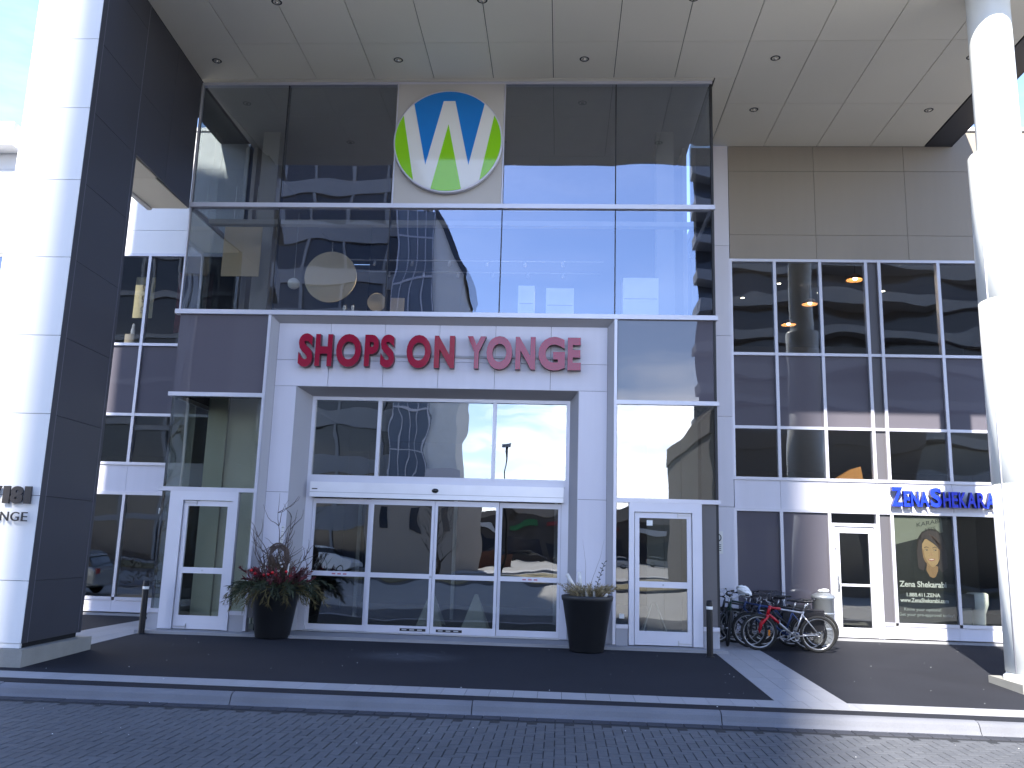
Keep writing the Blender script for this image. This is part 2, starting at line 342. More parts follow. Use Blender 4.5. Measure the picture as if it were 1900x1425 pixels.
# kerb in three-metre stones with a rolled nose
kerb = struct(MB().box(-40, 60, -5.53, -5.36, -.5, -.29).build('kerb', 'base'))
prof = [(-5.355, -.30), (-5.355, -.119), (-5.40, -.121), (-5.43, -.127), (-5.455, -.140), (-5.475, -.165), (-5.50, -.225), (-5.525, -.258), (-5.555, -.262), (-5.555, -.30)]
k0 = None
for k in range(-5, 9):
    if k0 is None:
        mb = MB(); n = len(prof)
        mb.add([(.006, y, z) for y, z in prof]+[(2.994, y, z) for y, z in prof], [tuple(range(n)), tuple(range(n, 2*n))[::-1]]+[((i+1) % n, i, n+i, n+(i+1) % n) for i in range(n)])
        k0 = mb.build('kerb_stone', 'kerb', kerb); o = k0
    else: o = k0.copy(); COL.objects.link(o)
    o.location = (.72+3*k, 0, random.uniform(-.003, .003))
# walkway: sloped asphalt with pale concrete bands
def sheet(mb, x0, x1, y0, y1, dz, mi=0, th=.3):
    ys = [y0]+([0] if y0 < 0 < y1 else [])+[y1]; v = []
    for y in ys: v += [(x0, y, gz(y)+dz), (x1, y, gz(y)+dz), (x0, y, -th), (x1, y, -th)]
    f = [(0, 1, 3, 2)[::-1]]
    for i in range(len(ys)-1):
        a = 4*i; b = a+4; f += [(a, a+1, b+1, b), (a, b, b+2, a+2), (a+1, a+3, b+3, b+1)]
    b = 4*(len(ys)-1); f.append((b, b+2, b+3, b+1)); mb.add(v, f, mi)
walk = MB(); sheet(walk, -40, 60, -5.352, 3.2, 0); walk = struct(walk.build('walkway', 'asphalt'))
def stones(name, x0, x1, y0, y1, nx, ny, dz, parent=None):
    for i in range(nx):
        for j in range(ny):
            mb = MB(); ax = x0+(x1-x0)*i/nx; bx = x0+(x1-x0)*(i+1)/nx; ay = y0+(y1-y0)*j/ny; by = y0+(y1-y0)*(j+1)/ny
            g = .0025; sheet(mb, ax+g, bx-g, ay+g, by-g, dz+random.uniform(-.0006, .0006), th=.28); mb.build(name, 'concrete', parent or walk)
stones('band_stone', -3, 18, -5.07, -4.62, 68, 1, .005)
stones('path_slab', 10.55, 11.47, -4.615, 2.6, 3, 8, .005)
stones('path_slab', -1.1, -.02, -2.3, 2.6, 3, 5, .005)

# ------------------------------------------------------------------ entrance pavilion
ENT = thing('entrance_building', (5.3, 0, 0), 'glass and pale panel entrance pavilion with sliding doors between the two wings', 'building')
Z5, Z4, Z3, Z2, Z1, Z0 = 11.22, 8.52, 6.24, 4.55, 2.68, .06
XS = [0, 1.86, 4.17, 6.46, 8.74, 10.65]
def pane(x0, x1, z0, z1, g, par=None, y=0.0, name='glass_pane', th=.014): return box(name, g, par or ENT, x0, x1, y, y+th, z0, z1)
for i in range(5):
    if i != 2: pane(XS[i]+.012, XS[i+1]-.012, Z4+.05, Z5, G_UP)
    pane(XS[i]+.012, XS[i+1]-.012, Z3+.05, Z4-.05, G_UP)
    if i:
        box('mullion', 'gasket', ENT, XS[i]-.010, XS[i]+.010, .003, .12, Z3+.05, Z4-.05)
        if i not in (2, 3): box('mullion', 'gasket', ENT, XS[i]-.010, XS[i]+.010, .003, .12, Z4+.05, Z5)
box('logo_panel', mat('logo back panel', (.46, .44, .42), .5, 0, .05, .7, .03, 140), ENT, 4.215, 6.425, -.03, .06, Z4+.047, Z5)
for xx in (4.185, 6.432): box('mullion', 'alum', ENT, xx, xx+.026, -.034, .06, Z4+.047, Z5)
for z, a, b in ((Z4, -.03, 10.71), (Z3, -.09, 10.73)): box('transom_bar', 'alum', ENT, a, b, -.06, .10, z-.047, z+.045)
for z in (Z2, Z1):
    box('transom_bar', 'alum', ENT, -.06, 1.84, -.05, .10, z-.04, z+.04); box('transom_bar', 'alum', ENT, 8.79, 10.73, -.05, .10, z-.04, z+.04)
box('transom_bar', 'alum', ENT, -.02, 10.70, -.03, .10, Z5, Z5+.055)
for xx in (-.03, ): box('mullion', 'alum', ENT, xx, xx+.03, -.02, .08, Z3+.045, Z5)
for xx, yy in ((1.84, -.055), (8.735, -.055)): box('mullion', 'alum', ENT, xx, xx+.055, yy, .10, Z0, Z3-.05)
box('corner_post', 'gasket', ENT, 10.652, 10.70, .005, .10, Z0+.3, Z5); box('corner_post', 'gasket', ENT, -.028, .0, .084, .14, Z0+.3, Z3-.05)
for x0, x1 in ((.0, 1.84), (8.79, 10.65)):
    pane(x0+.01, x1-.005, Z2+.04, Z3-.047, G_SPAN, name='spandrel_panel'); pane(x0+.01, x1-.005, Z1+.04, Z2-.04, G_SHOP)
# return glazing on both flanks
for xx, g in ((10.654, G_SIDE), (-.045, G_SIDE)):
    for z0, z1 in ((Z4+.05, Z5), (Z3+.05, Z4-.05), (Z1+.04, Z2-.04), (.36, Z1-.04)):
        MB().box(xx+.002, xx+.014, .15, 2.9, z0, z1).build('glass_pane', g, ENT)
    MB().box(xx, xx+.016, .15, 2.9, Z2+.04, Z3-.05).build('spandrel_panel', G_SPAN, ENT)
    for z in (Z4, Z3, Z2, Z1, .32): box('transom_bar', 'alum', ENT, xx-.02, xx+.05, .142, 2.9, z-.038, z+.038)
    box('plinth', 'reveal', ENT, xx-.015, xx+.045, .12, 2.9, 0, .28)
# portal: outer splayed frame, recessed panels, splayed opening
PX0, PX1, PZ = 1.90, 8.73, 6.18
OX0, OX1, OZ = 2.46, 8.06, 4.78
IX0, IX1, IZ = 2.70, 7.90, 4.64
YP = .13; YG = .5
def quadprism(name, m, a, b, c, d, par=ENT, th=.02):
    """a flat strip a-b-c-d with a little thickness behind it"""
    a, b, c, d = map(Vector, (a, b, c, d)); n = (b-a).cross(c-a).normalized()*th
    MB().add([a, b, c, d, a-n, b-n, c-n, d-n], [(0, 1, 2, 3), (7, 6, 5, 4), (0, 4, 5, 1), (1, 5, 6, 2), (2, 6, 7, 3), (3, 7, 4, 0)]).build(name, m, par)
w_ = .115
quadprism('splayed_frame', 'reveal', (PX0, -.03, .3), (PX0+w_, YP, .3), (PX0+w_, YP, PZ-w_), (PX0, -.03, PZ))
quadprism('splayed_frame', 'reveal', (PX1-w_, YP, .05), (PX1, -.03, .05), (PX1, -.03, PZ), (PX1-w_, YP, PZ-w_))
quadprism('splayed_frame', 'reveal', (PX0, -.03, PZ), (PX0+w_, YP, PZ-w_), (PX1-w_, YP, PZ-w_), (PX1, -.03, PZ))
quadprism('splayed_reveal', 'reveal', (OX0, YP, .06), (IX0, YG, .06), (IX0, YG, IZ), (OX0, YP, OZ))
quadprism('splayed_reveal', 'reveal', (IX1, YG, .06), (OX1, YP, .06), (OX1, YP, OZ), (IX1, YG, IZ))
quadprism('splayed_reveal', 'reveal', (OX0, YP, OZ), (IX0, YG, IZ), (IX1, YG, IZ), (OX1, YP, OZ))
g = .004
def ppanel(x0, x1, z0, z1): box('portal_panel', 'portal', ENT, x0+g, x1-g, YP, YP+.03, z0+g, z1-g)
px0, px1 = PX0+w_, PX1-w_
cols = [px0, 3.08, 4.18, 5.28, 6.40, 7.50, px1]
for i in range(6):
    ppanel(cols[i], cols[i+1], 5.31, PZ-w_); ppanel(cols[i], cols[i+1], OZ, 5.31)
for x0, x1 in ((px0, OX0), (OX1, px1)):
    for z0, z1 in ((.06, 2.68), (2.68, OZ)): ppanel(x0, x1, z0, z1)
box('portal_backing', 'black', ENT, px0-.05, px1+.05, YP+.032, YP+.05, OZ+.02, PZ-w_+.03)
box('portal_backing', 'black', ENT, px0-.05, OX0-.01, YP+.032, YP+.05, .06, OZ+.02); box('portal_backing', 'black', ENT, OX1+.01, px1+.05, YP+.032, YP+.05, .06, OZ+.02)
box('portal_head', 'reveal', ENT, IX0-.1, IX1+.1, YG+.13, YG+.5, IZ-.02, 6.1)
# glazed screen in the opening
def fr(x0, x1, z0, z1, y0=YG, y1=YG+.12, m='doorfr', par=None, name='frame_bar'): return box(name, m, par or ENT, x0, x1, y0, y1, z0, z1)
fr(IX0, IX0+.07, .06, IZ); fr(IX1-.07, IX1, .06, IZ); fr(IX0+.07, IX1-.07, IZ-.07, IZ-.001)
fr(IX0+.07, IX1-.07, 2.92, 3.06, YG-.02); 
for xx in (4.08, 6.40): fr(xx-.035, xx+.035, 3.06, IZ-.07)
for x0, x1 in ((IX0+.07, 4.045), (4.115, 6.365), (6.435, IX1-.07)): pane(x0, x1, 3.06, IZ-.07, G_DOOR, y=YG+.05)
OP = box('door_operator', 'headerw', ENT, IX0+.10, IX1-.10, YG-.11, YG+.10, 2.62, 2.915)
MB().box(IX0+.10, IX1-.10, YG-.113, YG-.109, 2.71, 2.718).build('trim_line', 'reveal', OP)
MB().ball((5.29, YG-.115, 2.79), .06, 10, sc=(1.15, .6, .75)).build('motion_sensor', 'lens', OP)
MB().box(2.84, 2.95, YG-.114, YG-.109, 2.765, 2.785).build('maker_plate', 'gasket', OP)
fr(IX0+.07, IX0+.14, .06, 2.91); fr(IX1-.14, IX1-.07, .06, 2.91)
dx = [IX0+.14, 4.02, 5.29, 6.55, IX1-.14]
for i in range(4):
    mid = i in (1, 2); y = YG-.02 if mid else YG+.04
    D = box('sliding_door_leaf' if mid else 'side_screen', 'doorfr', ENT, dx[i]+.004, dx[i+1]-.004, y, y+.05, .08, .19 if not mid else .21)
    a, b = dx[i]+.004, dx[i+1]-.004; t_ = .055
    for x0, x1 in ((a, a+t_), (b-t_, b)): fr(x0, x1, .21 if mid else .19, 2.60, y, y+.05, par=D, name='stile')
    fr(a+t_, b-t_, 2.50, 2.60, y, y+.05, par=D, name='rail'); fr(a+t_, b-t_, 1.10, 1.19, y, y+.05, par=D, name='rail')
    lo = .21 if mid else .19
    pane(a+t_, b-t_, 1.19, 2.50, G_DOOR, D, y+.02, 'pane'); pane(a+t_, b-t_, lo, 1.10, G_DOOR, D, y+.02, 'pane')
    if not mid:
        xm = (a+b)/2-.12
        for q in range(3): MB().box(xm+q*.11, xm+q*.11+.07, y-.004, y-.001, 1.13, 1.155).build('push_mark', 'redmark', D)
    else:
        xa = b-t_-.52 if i == 1 else a+t_+.06
        MB().box(xa, xa+.5, y-.004, y-.001, .115, .165).build('floor_bolt_plate', 'gasket', D)
        for q in range(3): MB().box(xa+.04+q*.15, xa+.13+q*.15, y-.007, y-.003, .128, .152).build('bolt', 'steel', D)
    if i == 1: MB().lathe([(.001, y-.012), (.022, y-.01), (.022, y-.001)], (b-.028, 0, 1.145), 12, ax='y').build('lock', 'steel', D)
MB().box(IX0+.14, IX1-.14, YG-.06, YG+.12, .055, .078).build('door_track', 'cornrail', ENT)
# hinged doors either side
def hinged(x0, x1, fx0, fx1, hinge_left):
    H = box('swing_door', 'doorfr', ENT, fx0, fx1, -.01, .05, .065, .31)
    box('door_jamb', 'doorfr', ENT, x0, fx0-.012, -.045, .09, Z0, Z1-.04); box('door_jamb', 'doorfr', ENT, fx1+.012, x1, -.045, .09, Z0, Z1-.04)
    box('door_head', 'doorfr', ENT, fx0-.012, fx1+.012, -.045, .09, 2.47, Z1-.04)
    s = .085
    for a, b in ((fx0, fx0+s), (fx1-s, fx1)): box('stile', 'doorfr', H, a, b, -.01, .05, .31, 2.46)
    box('rail', 'doorfr', H, fx0+s, fx1-s, -.01, .05, 2.36, 2.46); box('rail', 'doorfr', H, fx0+s, fx1-s, -.01, .05, 1.09, 1.20)
    pane(fx0+s, fx1-s, .31, 1.09, G_SHOP, H, .015, 'pane'); pane(fx0+s, fx1-s, 1.20, 2.36, G_SHOP, H, .015, 'pane')
    hx = fx0+.01 if hinge_left else fx1-.26
    for z in (.10, 2.41): MB().box(hx, hx+.25, -.022, -.012, z, z+.012).box(hx+(.24 if hinge_left else 0), hx+(.25 if hinge_left else .012), -.03, -.012, z-.03, z+.06).build('pivot_hinge', 'steel', H)
    MB().lathe([(.001, -.016), (.016, -.015), (.016, -.011)], ((fx0+fx1)/2, 0, 1.145), 10, ax='y').build('lock', 'steel', H)
    return H
hinged(.19, 1.54, .47, 1.42, True); HR = hinged(9.03, 10.38, 9.14, 10.19, False)
pane(.0, .18, .42, Z1-.045, G_SIDE, y=.012); pane(1.55, 1.83, .42, Z1-.045, G_SHOP, y=.012); pane(8.80, 9.02, .42, Z1-.045, G_SHOP, y=.012)
box('spandrel_panel', mat('narrow dark panel', (.10, .095, .10), .4), ENT, 10.39, 10.65, .0, .03, .42, Z1-.045)
for a, b in ((-.03, .18), (1.55, 1.83), (8.80, 9.02), (10.39, 10.68)):
    box('sill_bar', 'alum', ENT, a, b, -.04, .08, .345, .415); box('plinth', 'reveal', ENT, a, b, -.02, .07, .03, .343)
for (xx, z, s_) in ((8.86, .52, .09), (9.36, 2.22, .11)): MB().box(xx, xx+s_, -.0135 if z > 1 else .006, -.0105 if z > 1 else .009, z, z+s_*.9).build('paper_notice', 'label', HR if z > 1 else ENT)
MB().box(-.10, 10.78, -.34, .56, -.02, .045).build('door_sill', 'concrete', ENT)
# inside of the pavilion
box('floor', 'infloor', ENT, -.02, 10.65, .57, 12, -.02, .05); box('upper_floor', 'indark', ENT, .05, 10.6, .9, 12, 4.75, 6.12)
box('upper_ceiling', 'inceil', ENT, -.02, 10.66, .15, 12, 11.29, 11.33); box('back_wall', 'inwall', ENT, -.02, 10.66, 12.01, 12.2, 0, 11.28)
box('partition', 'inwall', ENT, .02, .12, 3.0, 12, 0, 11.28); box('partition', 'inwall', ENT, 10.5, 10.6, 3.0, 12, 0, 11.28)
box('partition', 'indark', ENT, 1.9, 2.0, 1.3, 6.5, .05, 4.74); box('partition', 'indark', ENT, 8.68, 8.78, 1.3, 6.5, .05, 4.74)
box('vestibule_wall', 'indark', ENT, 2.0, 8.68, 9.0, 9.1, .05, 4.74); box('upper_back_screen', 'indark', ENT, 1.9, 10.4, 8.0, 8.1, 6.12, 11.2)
box('bulkhead', 'inceil', ENT, .2, 10.4, .45, .62, 8.30, 8.40); box('column', 'inwall', ENT, .55, .95, 2.2, 2.6, .05, 11.28); box('column', 'inwall', ENT, 9.8, 10.2, 2.2, 2.6, .05, 11.28)
for k in range(4): box('closet_panel', mat('pale green grey panel', (.70, .70, .60), .6) if k == 0 else bpy.data.materials['pale green grey panel'], ENT, .12+k*.435, .12+(k+1)*.435-.012, 1.55+.06*(k % 2), 1.60+.06*(k % 2), .05, 4.74)
for k in range(3): box('closet_panel', 'inwall', ENT, 9.55+k*.36, 9.55+(k+1)*.36-.012, 1.9, 1.95, .05, 4.74)
for xx in (2.9, 5.2, 7.6): box('inner_door_frame', 'doorfr', ENT, xx, xx+.08, 4.2, 4.28, .05, 2.8)
box('inner_door_frame', 'doorfr', ENT, 2.9, 7.68, 4.2, 4.28, 2.81, 2.92)
for yy, zz in ((2.0, 8.05), (3.6, 8.3)):
    for q in (1, 3, 5):
        ll = bpy.data.lights.new('shop_spot_light', 'SPOT'); ll.spot_size = math.radians(135); ll.spot_blend = .7; ll.energy = 30; ll.color = (1, .84, .62); ll.shadow_soft_size = .06; lo = bpy.data.objects.new('shop_spot_light', ll); COL.objects.link(lo); lo.location = (2.6+q*.85, yy-.12, zz-.3)  # lamps added below the track heads to brighten the upstairs shop
    R_ = MB().tube([(2.1, yy, zz), (8.6, yy, zz)], .015).build('track_rail', 'reveal', ENT)
    for q in range(7): MB().tube([(2.6+q*.85, yy, zz), (2.6+q*.85, yy-.05, zz-.13)], [.022, .036], 8).build('spot_head', 'reveal', R_)
# ------------------------------------------------------------------ wings
YW = 2.95
L4, L3, L2, L1, L0, LP = 8.44, 6.22, 4.54, 3.40, 2.71, .31
def wing(name, loc, label, mull, wallx, doorbay=None, clad='wallp', narrow=(), opaque=()):
    W = thing(name, loc, label, 'building')
    n = len(mull); x0, x1 = mull[0], mull[-1]
    for z in (L4, L3, L2): box('transom_bar', 'alum', W, x0-.03, x1+.03, YW-.05, YW+.09, z-.032, z+.032)
    box('transom_bar', 'alum', W, x0-.03, x1+.03, YW-.05, YW+.09, L1-.035, L1+.03); box('transom_bar', 'alum', W, x0-.03, x1+.03, YW-.05, YW+.09, L0-.03, L0+.035)
    for i, xx in enumerate(mull):
        box('mullion', 'alum', W, xx-.034, xx+.034, YW-.055, YW+.092, L1+.031, L4-.033)
        if not (doorbay is not None and i in (doorbay, doorbay+1)): box('mullion', 'alum', W, xx-.034, xx+.034, YW-.055, YW+.092, LP+.09, L0-.031)
        else: box('mullion', 'alum', W, xx-.034, xx+.034, YW-.055, YW+.092, .06, L0-.031)
    for i in range(n-1):
        a, b = mull[i]+.034, mull[i+1]-.034
        nar = i in narrow
        box('glass_pane' if not nar else 'spandrel_panel', G_WING if not nar else 'splmat', W, a, b, YW, YW+.014, L3+.033, L4-.033)
        box('spandrel_panel', G_SPAN if not nar else 'splmat', W, a, b, YW, YW+.014, L2+.033, L3-.033)
        box('glass_pane' if not nar else 'spandrel_panel', G_WING if not nar else 'splmat', W, a, b, YW, YW+.014, L1+.031, L2-.033)
        box('fascia_panel', 'portal', W, mull[i]-.03+.033, mull[i+1]-.03+.027, YW-.02, YW+.02, L0+.036, L1-.036)
        if doorbay == i:
            DR = box('shop_door', 'doorfr', W, a+.07, b-.07, YW-.01, YW+.05, .07, .27)
            for p, q in ((a, a+.06), (b-.06, b)): box('door_jamb', 'doorfr', W, p, q, YW-.04, YW+.08, .06, 2.40)
            box('door_head', 'doorfr', W, a, b, YW-.04, YW+.08, 2.401, 2.47); box('glass_pane', G_WING, W, a, b, YW, YW+.014, 2.471, L0-.031)
            for p, q in ((a+.07, a+.17), (b-.17, b-.07)): box('stile', 'doorfr', DR, p, q, YW-.01, YW+.05, .27, 2.39)
            box('rail', 'doorfr', DR, a+.17, b-.17, YW-.01, YW+.05, 2.26, 2.39); box('rail', 'doorfr', DR, a+.17, b-.17, YW-.005, YW+.045, 1.13, 1.18)
            box('pane', G_SHOP, DR, a+.17, b-.17, YW+.015, YW+.03, .27, 1.13); box('pane', G_SHOP, DR, a+.17, b-.17, YW+.015, YW+.03, 1.18, 2.26)
            MB().tube([(a+.115, YW-.02, 1.06), (a+.115, YW-.075, 1.07), (a+.115, YW-.075, 1.28), (a+.115, YW-.02, 1.29)], .012).box(a+.09, a+.14, YW-.02, YW-.011, 1.0, 1.34).build('handle', 'steel', DR)
            for z in (.55, 1.9): MB().tube([(a+.065, YW-.03, z), (a+.065, YW-.03, z+.09)], .014).build('hinge', 'steel', DR)
        else:
            op = i in opaque
            box('spandrel_panel' if op else 'glass_pane', ('splmat' if nar else G_SPAN) if op else (G_POST if doorbay is not None else G_SHOP), W, a, b, YW, YW+.014, LP+.091, L0-.031)
            box('sill_bar', 'alum', W, mull[i]-.034+.0345*2, mull[i+1]-.0345, YW-.05, YW+.09, LP+.02, LP+.09)
            box('plinth_panel', 'portal', W, mull[i]-.03, mull[i+1]-.034, YW-.03, YW+.02, .075, LP+.018)
    box('base_ledge', 'concrete', W, wallx[0], wallx[-1], YW-.12, YW+.05, -.05, .045)
    # cladding above the glass
    for i in range(len(wallx)-1):
        for z0, z1 in ((L4+.04, 9.07), (9.07, 10.65), (10.65, 11.66)):
            box('wall_panel', clad, W, wallx[i]+.004, wallx[i+1]-.004, YW-.02, YW+.03, z0+.004, z1-.004)
    box('wall_core', 'black', W, wallx[0], wallx[-1], YW+.035, YW+.3, L4+.03, 11.6)
    box('coping', 'white', W, wallx[0]-.05, wallx[-1]+.05, YW-.06, YW+.4, 11.662, 11.75)
    # rooms behind the glass
    a, b = wallx[0], wallx[-1]
    box('floor', 'infloor', W, a, b, YW+.1, 14, -.02, .05); box('upper_floor', 'indark', W, a, b, YW+.25, 14, 4.72, 6.0)
    box('lower_ceiling', 'inceil', W, a, b, YW+.25, 14, 4.60, 4.70); box('ceiling', 'inceil', W, a, b, YW+.12, 14, 9.05, 9.15)
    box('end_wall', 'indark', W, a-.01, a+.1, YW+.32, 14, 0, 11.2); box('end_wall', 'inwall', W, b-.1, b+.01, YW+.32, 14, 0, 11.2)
    box('back_wall', 'inwall', W, a, b, 14.01, 14.2, 0, 11); box('roof', 'indark', W, a, b, YW+.31, 14.2, 11.3, 11.6)
    return W
EW = wing('east_wing_building', (14.6, YW, 0), 'beige panelled two storey wing with dark gridded windows right of the entrance', [11.57, 12.57, 13.6, 14.63, 14.93, 16.25, 17.57, 18.9, 20.2, 21.5],
          [11.57, 13.55, 15.63, 17.71, 19.8, 21.88], doorbay=2, narrow=(3,), opaque=(0, 1, 3))
for z0, z1 in ((.0, 1.0), (1.0, 2.75), (2.75, 4.75), (4.75, 6.6), (6.6, 8.75), (8.75, 11.23)):
    box('pier_panel', 'portal', EW, 11.16, 11.53, YW-.16, YW+.05, z0+.004, z1-.004)
box('pier_core', 'black', EW, 10.72, 11.52, YW+.06, YW+.2, 0, 11.28)
WW = wing('west_wing_building', (-3, YW, 0), 'sunlit white panelled wing seen through the gap left of the entrance', [-3.55, -2.25, -.95, -.06], [-15.9, -13.8, -11.7, -9.6, -7.5, -5.5, -3.42, -1.36, -.06], clad='white')
for x0, x1 in ((-8.4, -5.78), (-11.2, -8.5)):
    for z0, z1 in ((7.72, 8.37), (6.98, 7.62), (6.24, 6.88)): box('glass_pane', G_UP, WW, x0, x1, YW-.02, YW-.006, z0, z1)
    for z0, z1 in ((8.37, 8.43), (7.62, 7.72), (6.88, 6.98), (6.16, 6.24)): box('transom_bar', 'white', WW, x0, x1+.04, YW-.05, YW, z0, z1)
    box('mullion', 'white', WW, x1, x1+.06, YW-.052, YW, 6.24, 8.37)
for i, xx in enumerate((-15.9, -13.4, -10.9, -8.4, -5.9)):
    for z0, z1 in ((.05, 2.0), (2.0, 4.1), (4.1, 6.16)): box('wall_panel', 'white', WW, xx+.004, xx+(2.3 if i == 4 else 2.5)-.004, YW+.0, YW+.03, z0+.004, z1-.004)
box('wall_core', 'black', WW, -15.9, -3.6, YW+.035, YW+.2, 0, 8.45)
box('ledge', 'white', WW, -15.9, -5.80, YW-.55, YW-.03, 11.06, 11.66)
letters('lettering', 'ME', -1.42, -1.20, 2.27, 2.40, YW-.004, YW-.001, 'label', WW)
# ------------------------------------------------------------------ canopy
CAN = thing('canopy', (8, -1, 11.28), 'high flat canopy with pale soffit panels and recessed downlights over the entrance', 'canopy')
ZS = 11.28
for k in range(0, 13):
    x0 = 1.24*k; x1 = 1.24*(k+1)
    rows = [(-3.5, -1.44), (-1.44, -.13)] if x1 < 10.8 else [(-3.5, -1.44), (-1.44, .92), (.92, 2.92)]
    if k == 8: rows = [(-3.5, -1.44), (-1.44, -.13)]
    for y0, y1 in rows:
        a = max(x0, .22 if y0 < -2 else .12)+.007; b = x1-.007
        if k == 8 and y1 < 0 or x1 < 10.8 or True:
            if k: box('soffit_panel', 'soffit', CAN, a, min(b, 16.14), y0+.005, y1-.005, ZS, ZS+.03)
            else:
                xl = lambda y: (.125*y/-2.6 if y > -2.6 else .125+.09*(-2.6-y)/1.7)+.002
                ys = [y0+.005]+([-2.6] if y0 < -2.6 < y1 else [])+[y1-.005]
                MB().prism([(b, y0+.005), (b, y1-.005)]+[(xl(y), y) for y in ys[::-1]], ZS, ZS+.03).build('soffit_panel', 'soffit', CAN)
box('soffit_panel', 'soffit', CAN, 10.75, 11.15, -.12, 2.92, ZS+.002, ZS+.03)
box('soffit_trim', 'soffit', CAN, .006, 10.72, -.12, -.03, ZS-.005, ZS+.03)
for k in range(0, 7): box('soffit_border', 'soffit', CAN, .25+k*2.27, .25+(k+1)*2.27-.01, -3.95, -3.508, ZS-.002, ZS+.03)
box('edge_soffit', 'dark', CAN, 16.15, 16.72, -3.95, 2.93, ZS-.003, ZS+.03)
MB().box(-.8, 16.72, -3.95, 2.9, ZS+.04, ZS+1.4).build('canopy_deck', 'black', CAN)
for k in range(8): box('fascia_panel', 'white', CAN, .24+k*2.06, .24+(k+1)*2.06-.012, -4.0, -3.955, ZS-.006, ZS+1.45)
box('fascia_panel', 'dark', CAN, 16.725, 16.76, -4.0, 2.93, ZS-.006, ZS+1.45)
dl0 = None
for x, y in [(.62+3.72*k, -.85) for k in range(5)]+[(11.8, 1.17), (15.53, 1.2)]+[(.62+3.72*k+1.86, -2.75) for k in range(4)]:
    if dl0 is None:
        D = MB().lathe([(.075, .028), (.066, -.004), (.088, -.006), (.096, .0), (.096, .02)], (x, y, ZS), 22).build('downlight', 'gasket', CAN)
        MB().lathe([(.080, -.0065), (.066, .024), (.001, .024)], (x, y, ZS), 18).build('recess', 'black', D)
        MB().lathe([(.030, .018), (.034, -.012), (.022, -.03), (.001, -.034)], (x, y, ZS), 12).build('bulb', 'lamp', D); dl0 = (D, x, y)
    else: c = copy_tree(dl0[0], CAN); c.location = (x-dl0[1], y-dl0[2], 0)
# ------------------------------------------------------------------ end pier and beam left of the entrance
PIER = thing('end_pier', (-.35, -3.4, 0), 'tall white fronted pier with charcoal side wall holding up the left end of the canopy', 'pier')
jz = [.22, 1.08, 2.29, 3.49, 4.68, 5.91, 7.17, 8.38, 9.58, 10.78, 12.0, 13.0]
XF, XB = .215, .125; YF, YB = -4.30, -2.60; XL = -.86
MB().prism([(XL+.05, YF+.05), (XF-.05, YF+.05), (XB-.05, YB-.04), (XL+.05, YB-.04)], .1, 13).build('pier_core', 'black', PIER)
for z0, z1 in zip(jz, jz[1:]):
    box('front_panel', 'white', PIER, XL, XF-.004, YF, YF+.04, z0+.004, z1-.004)
    box('left_panel', 'white', PIER, XL, XL+.04, YF+.05, YB, z0+.004, z1-.004)
    def sx(y): return XB+(XF-XB)*(YB-y)/(YB-YF)
    for y0, y1 in ((YF+.17, YB-.10),): MB().prism([(sx(y0)-.04, y0), (sx(y0), y0), (sx(y1), y1), (sx(y1)-.04, y1)], z0+.003, z1-.003).build('side_panel', 'dark', PIER)
for y0, y1, m_, pr in ((YF+.012, YF+.15, 'dark', .006), (YF+.152, YF+.168, 'darktrim', .004), (YB-.098, YB-.084, 'darktrim', .004), (YB-.082, YB, 'dark', .004)):
    MB().prism([(sx(y0)-.04+pr, y0), (sx(y0)+pr, y0), (sx(y1)+pr, y1), (sx(y1)-.04+pr, y1)], .22, 11.27 if y0 > -3 else 13).build('edge_trim', m_, PIER)
box('base_trim', 'white', PIER, XL, XF-.02, YF+.01, YF+.06, .155, .218)
MB().prism([(XL-.05, YF-.05), (XF+.065, YF-.05), (XB+.13, YB+.12), (XL-.05, YB+.12)], -.2, .15).build('base_stone', 'base', PIER)
ZB = 8.40
def sx2(y): return XB+(0.0-XB)*(y-YB)/(0-YB)
for y0, y1 in ((YB+.002, -1.36), (-1.352, -.12)):
    for z0, z1 in ((ZB, 9.58), (9.58, ZS-.008)): MB().prism([(sx2(y0)-.04, y0), (sx2(y0), y0), (sx2(y1), y1), (sx2(y1)-.04, y1)], z0+.003, z1-.003).build('beam_panel', 'dark', PIER)
MB().prism([(XL+.04, YB), (XB-.05, YB), (-.05, -.12), (XL+.04, -.12)], ZB+.03, 13).build('beam_core', 'black', PIER)
for y0, y1 in ((YB+.005, -1.62), (-1.61, -.12)): box('beam_soffit', 'soffit', PIER, XL+.10, -.003 if y0 > -2 else .04, y0, y1, ZB-.002, ZB+.028)
box('beam_edge', 'white', PIER, XL, XL+.085, YB+.005, -.12, ZB-.04, 13)
NUM = thing('address_sign', (-.15, -4.33, 2.2), 'dark raised address numerals over a street name on the white pier at left', 'sign')
for ch, x0, x1 in (('7', -.51, -.33), ('1', -.30, -.20), ('8', -.19, .0), ('1', .02, .12)):
    letters('numeral', ch, x0, x1, 2.165, 2.415, -4.365, -4.338, 'brown', NUM, 'letterdark', .05)
for ch, x0, x1 in (('Y', -.66, -.555), ('O', -.545, -.41), ('N', -.29-.09, -.255), ('G', -.225, -.10), ('E', -.065, .025)):
    letters('letter', ch, x0+.085, x1+.085, 1.915, 2.045, -4.372, -4.355, 'letterdark', NUM)
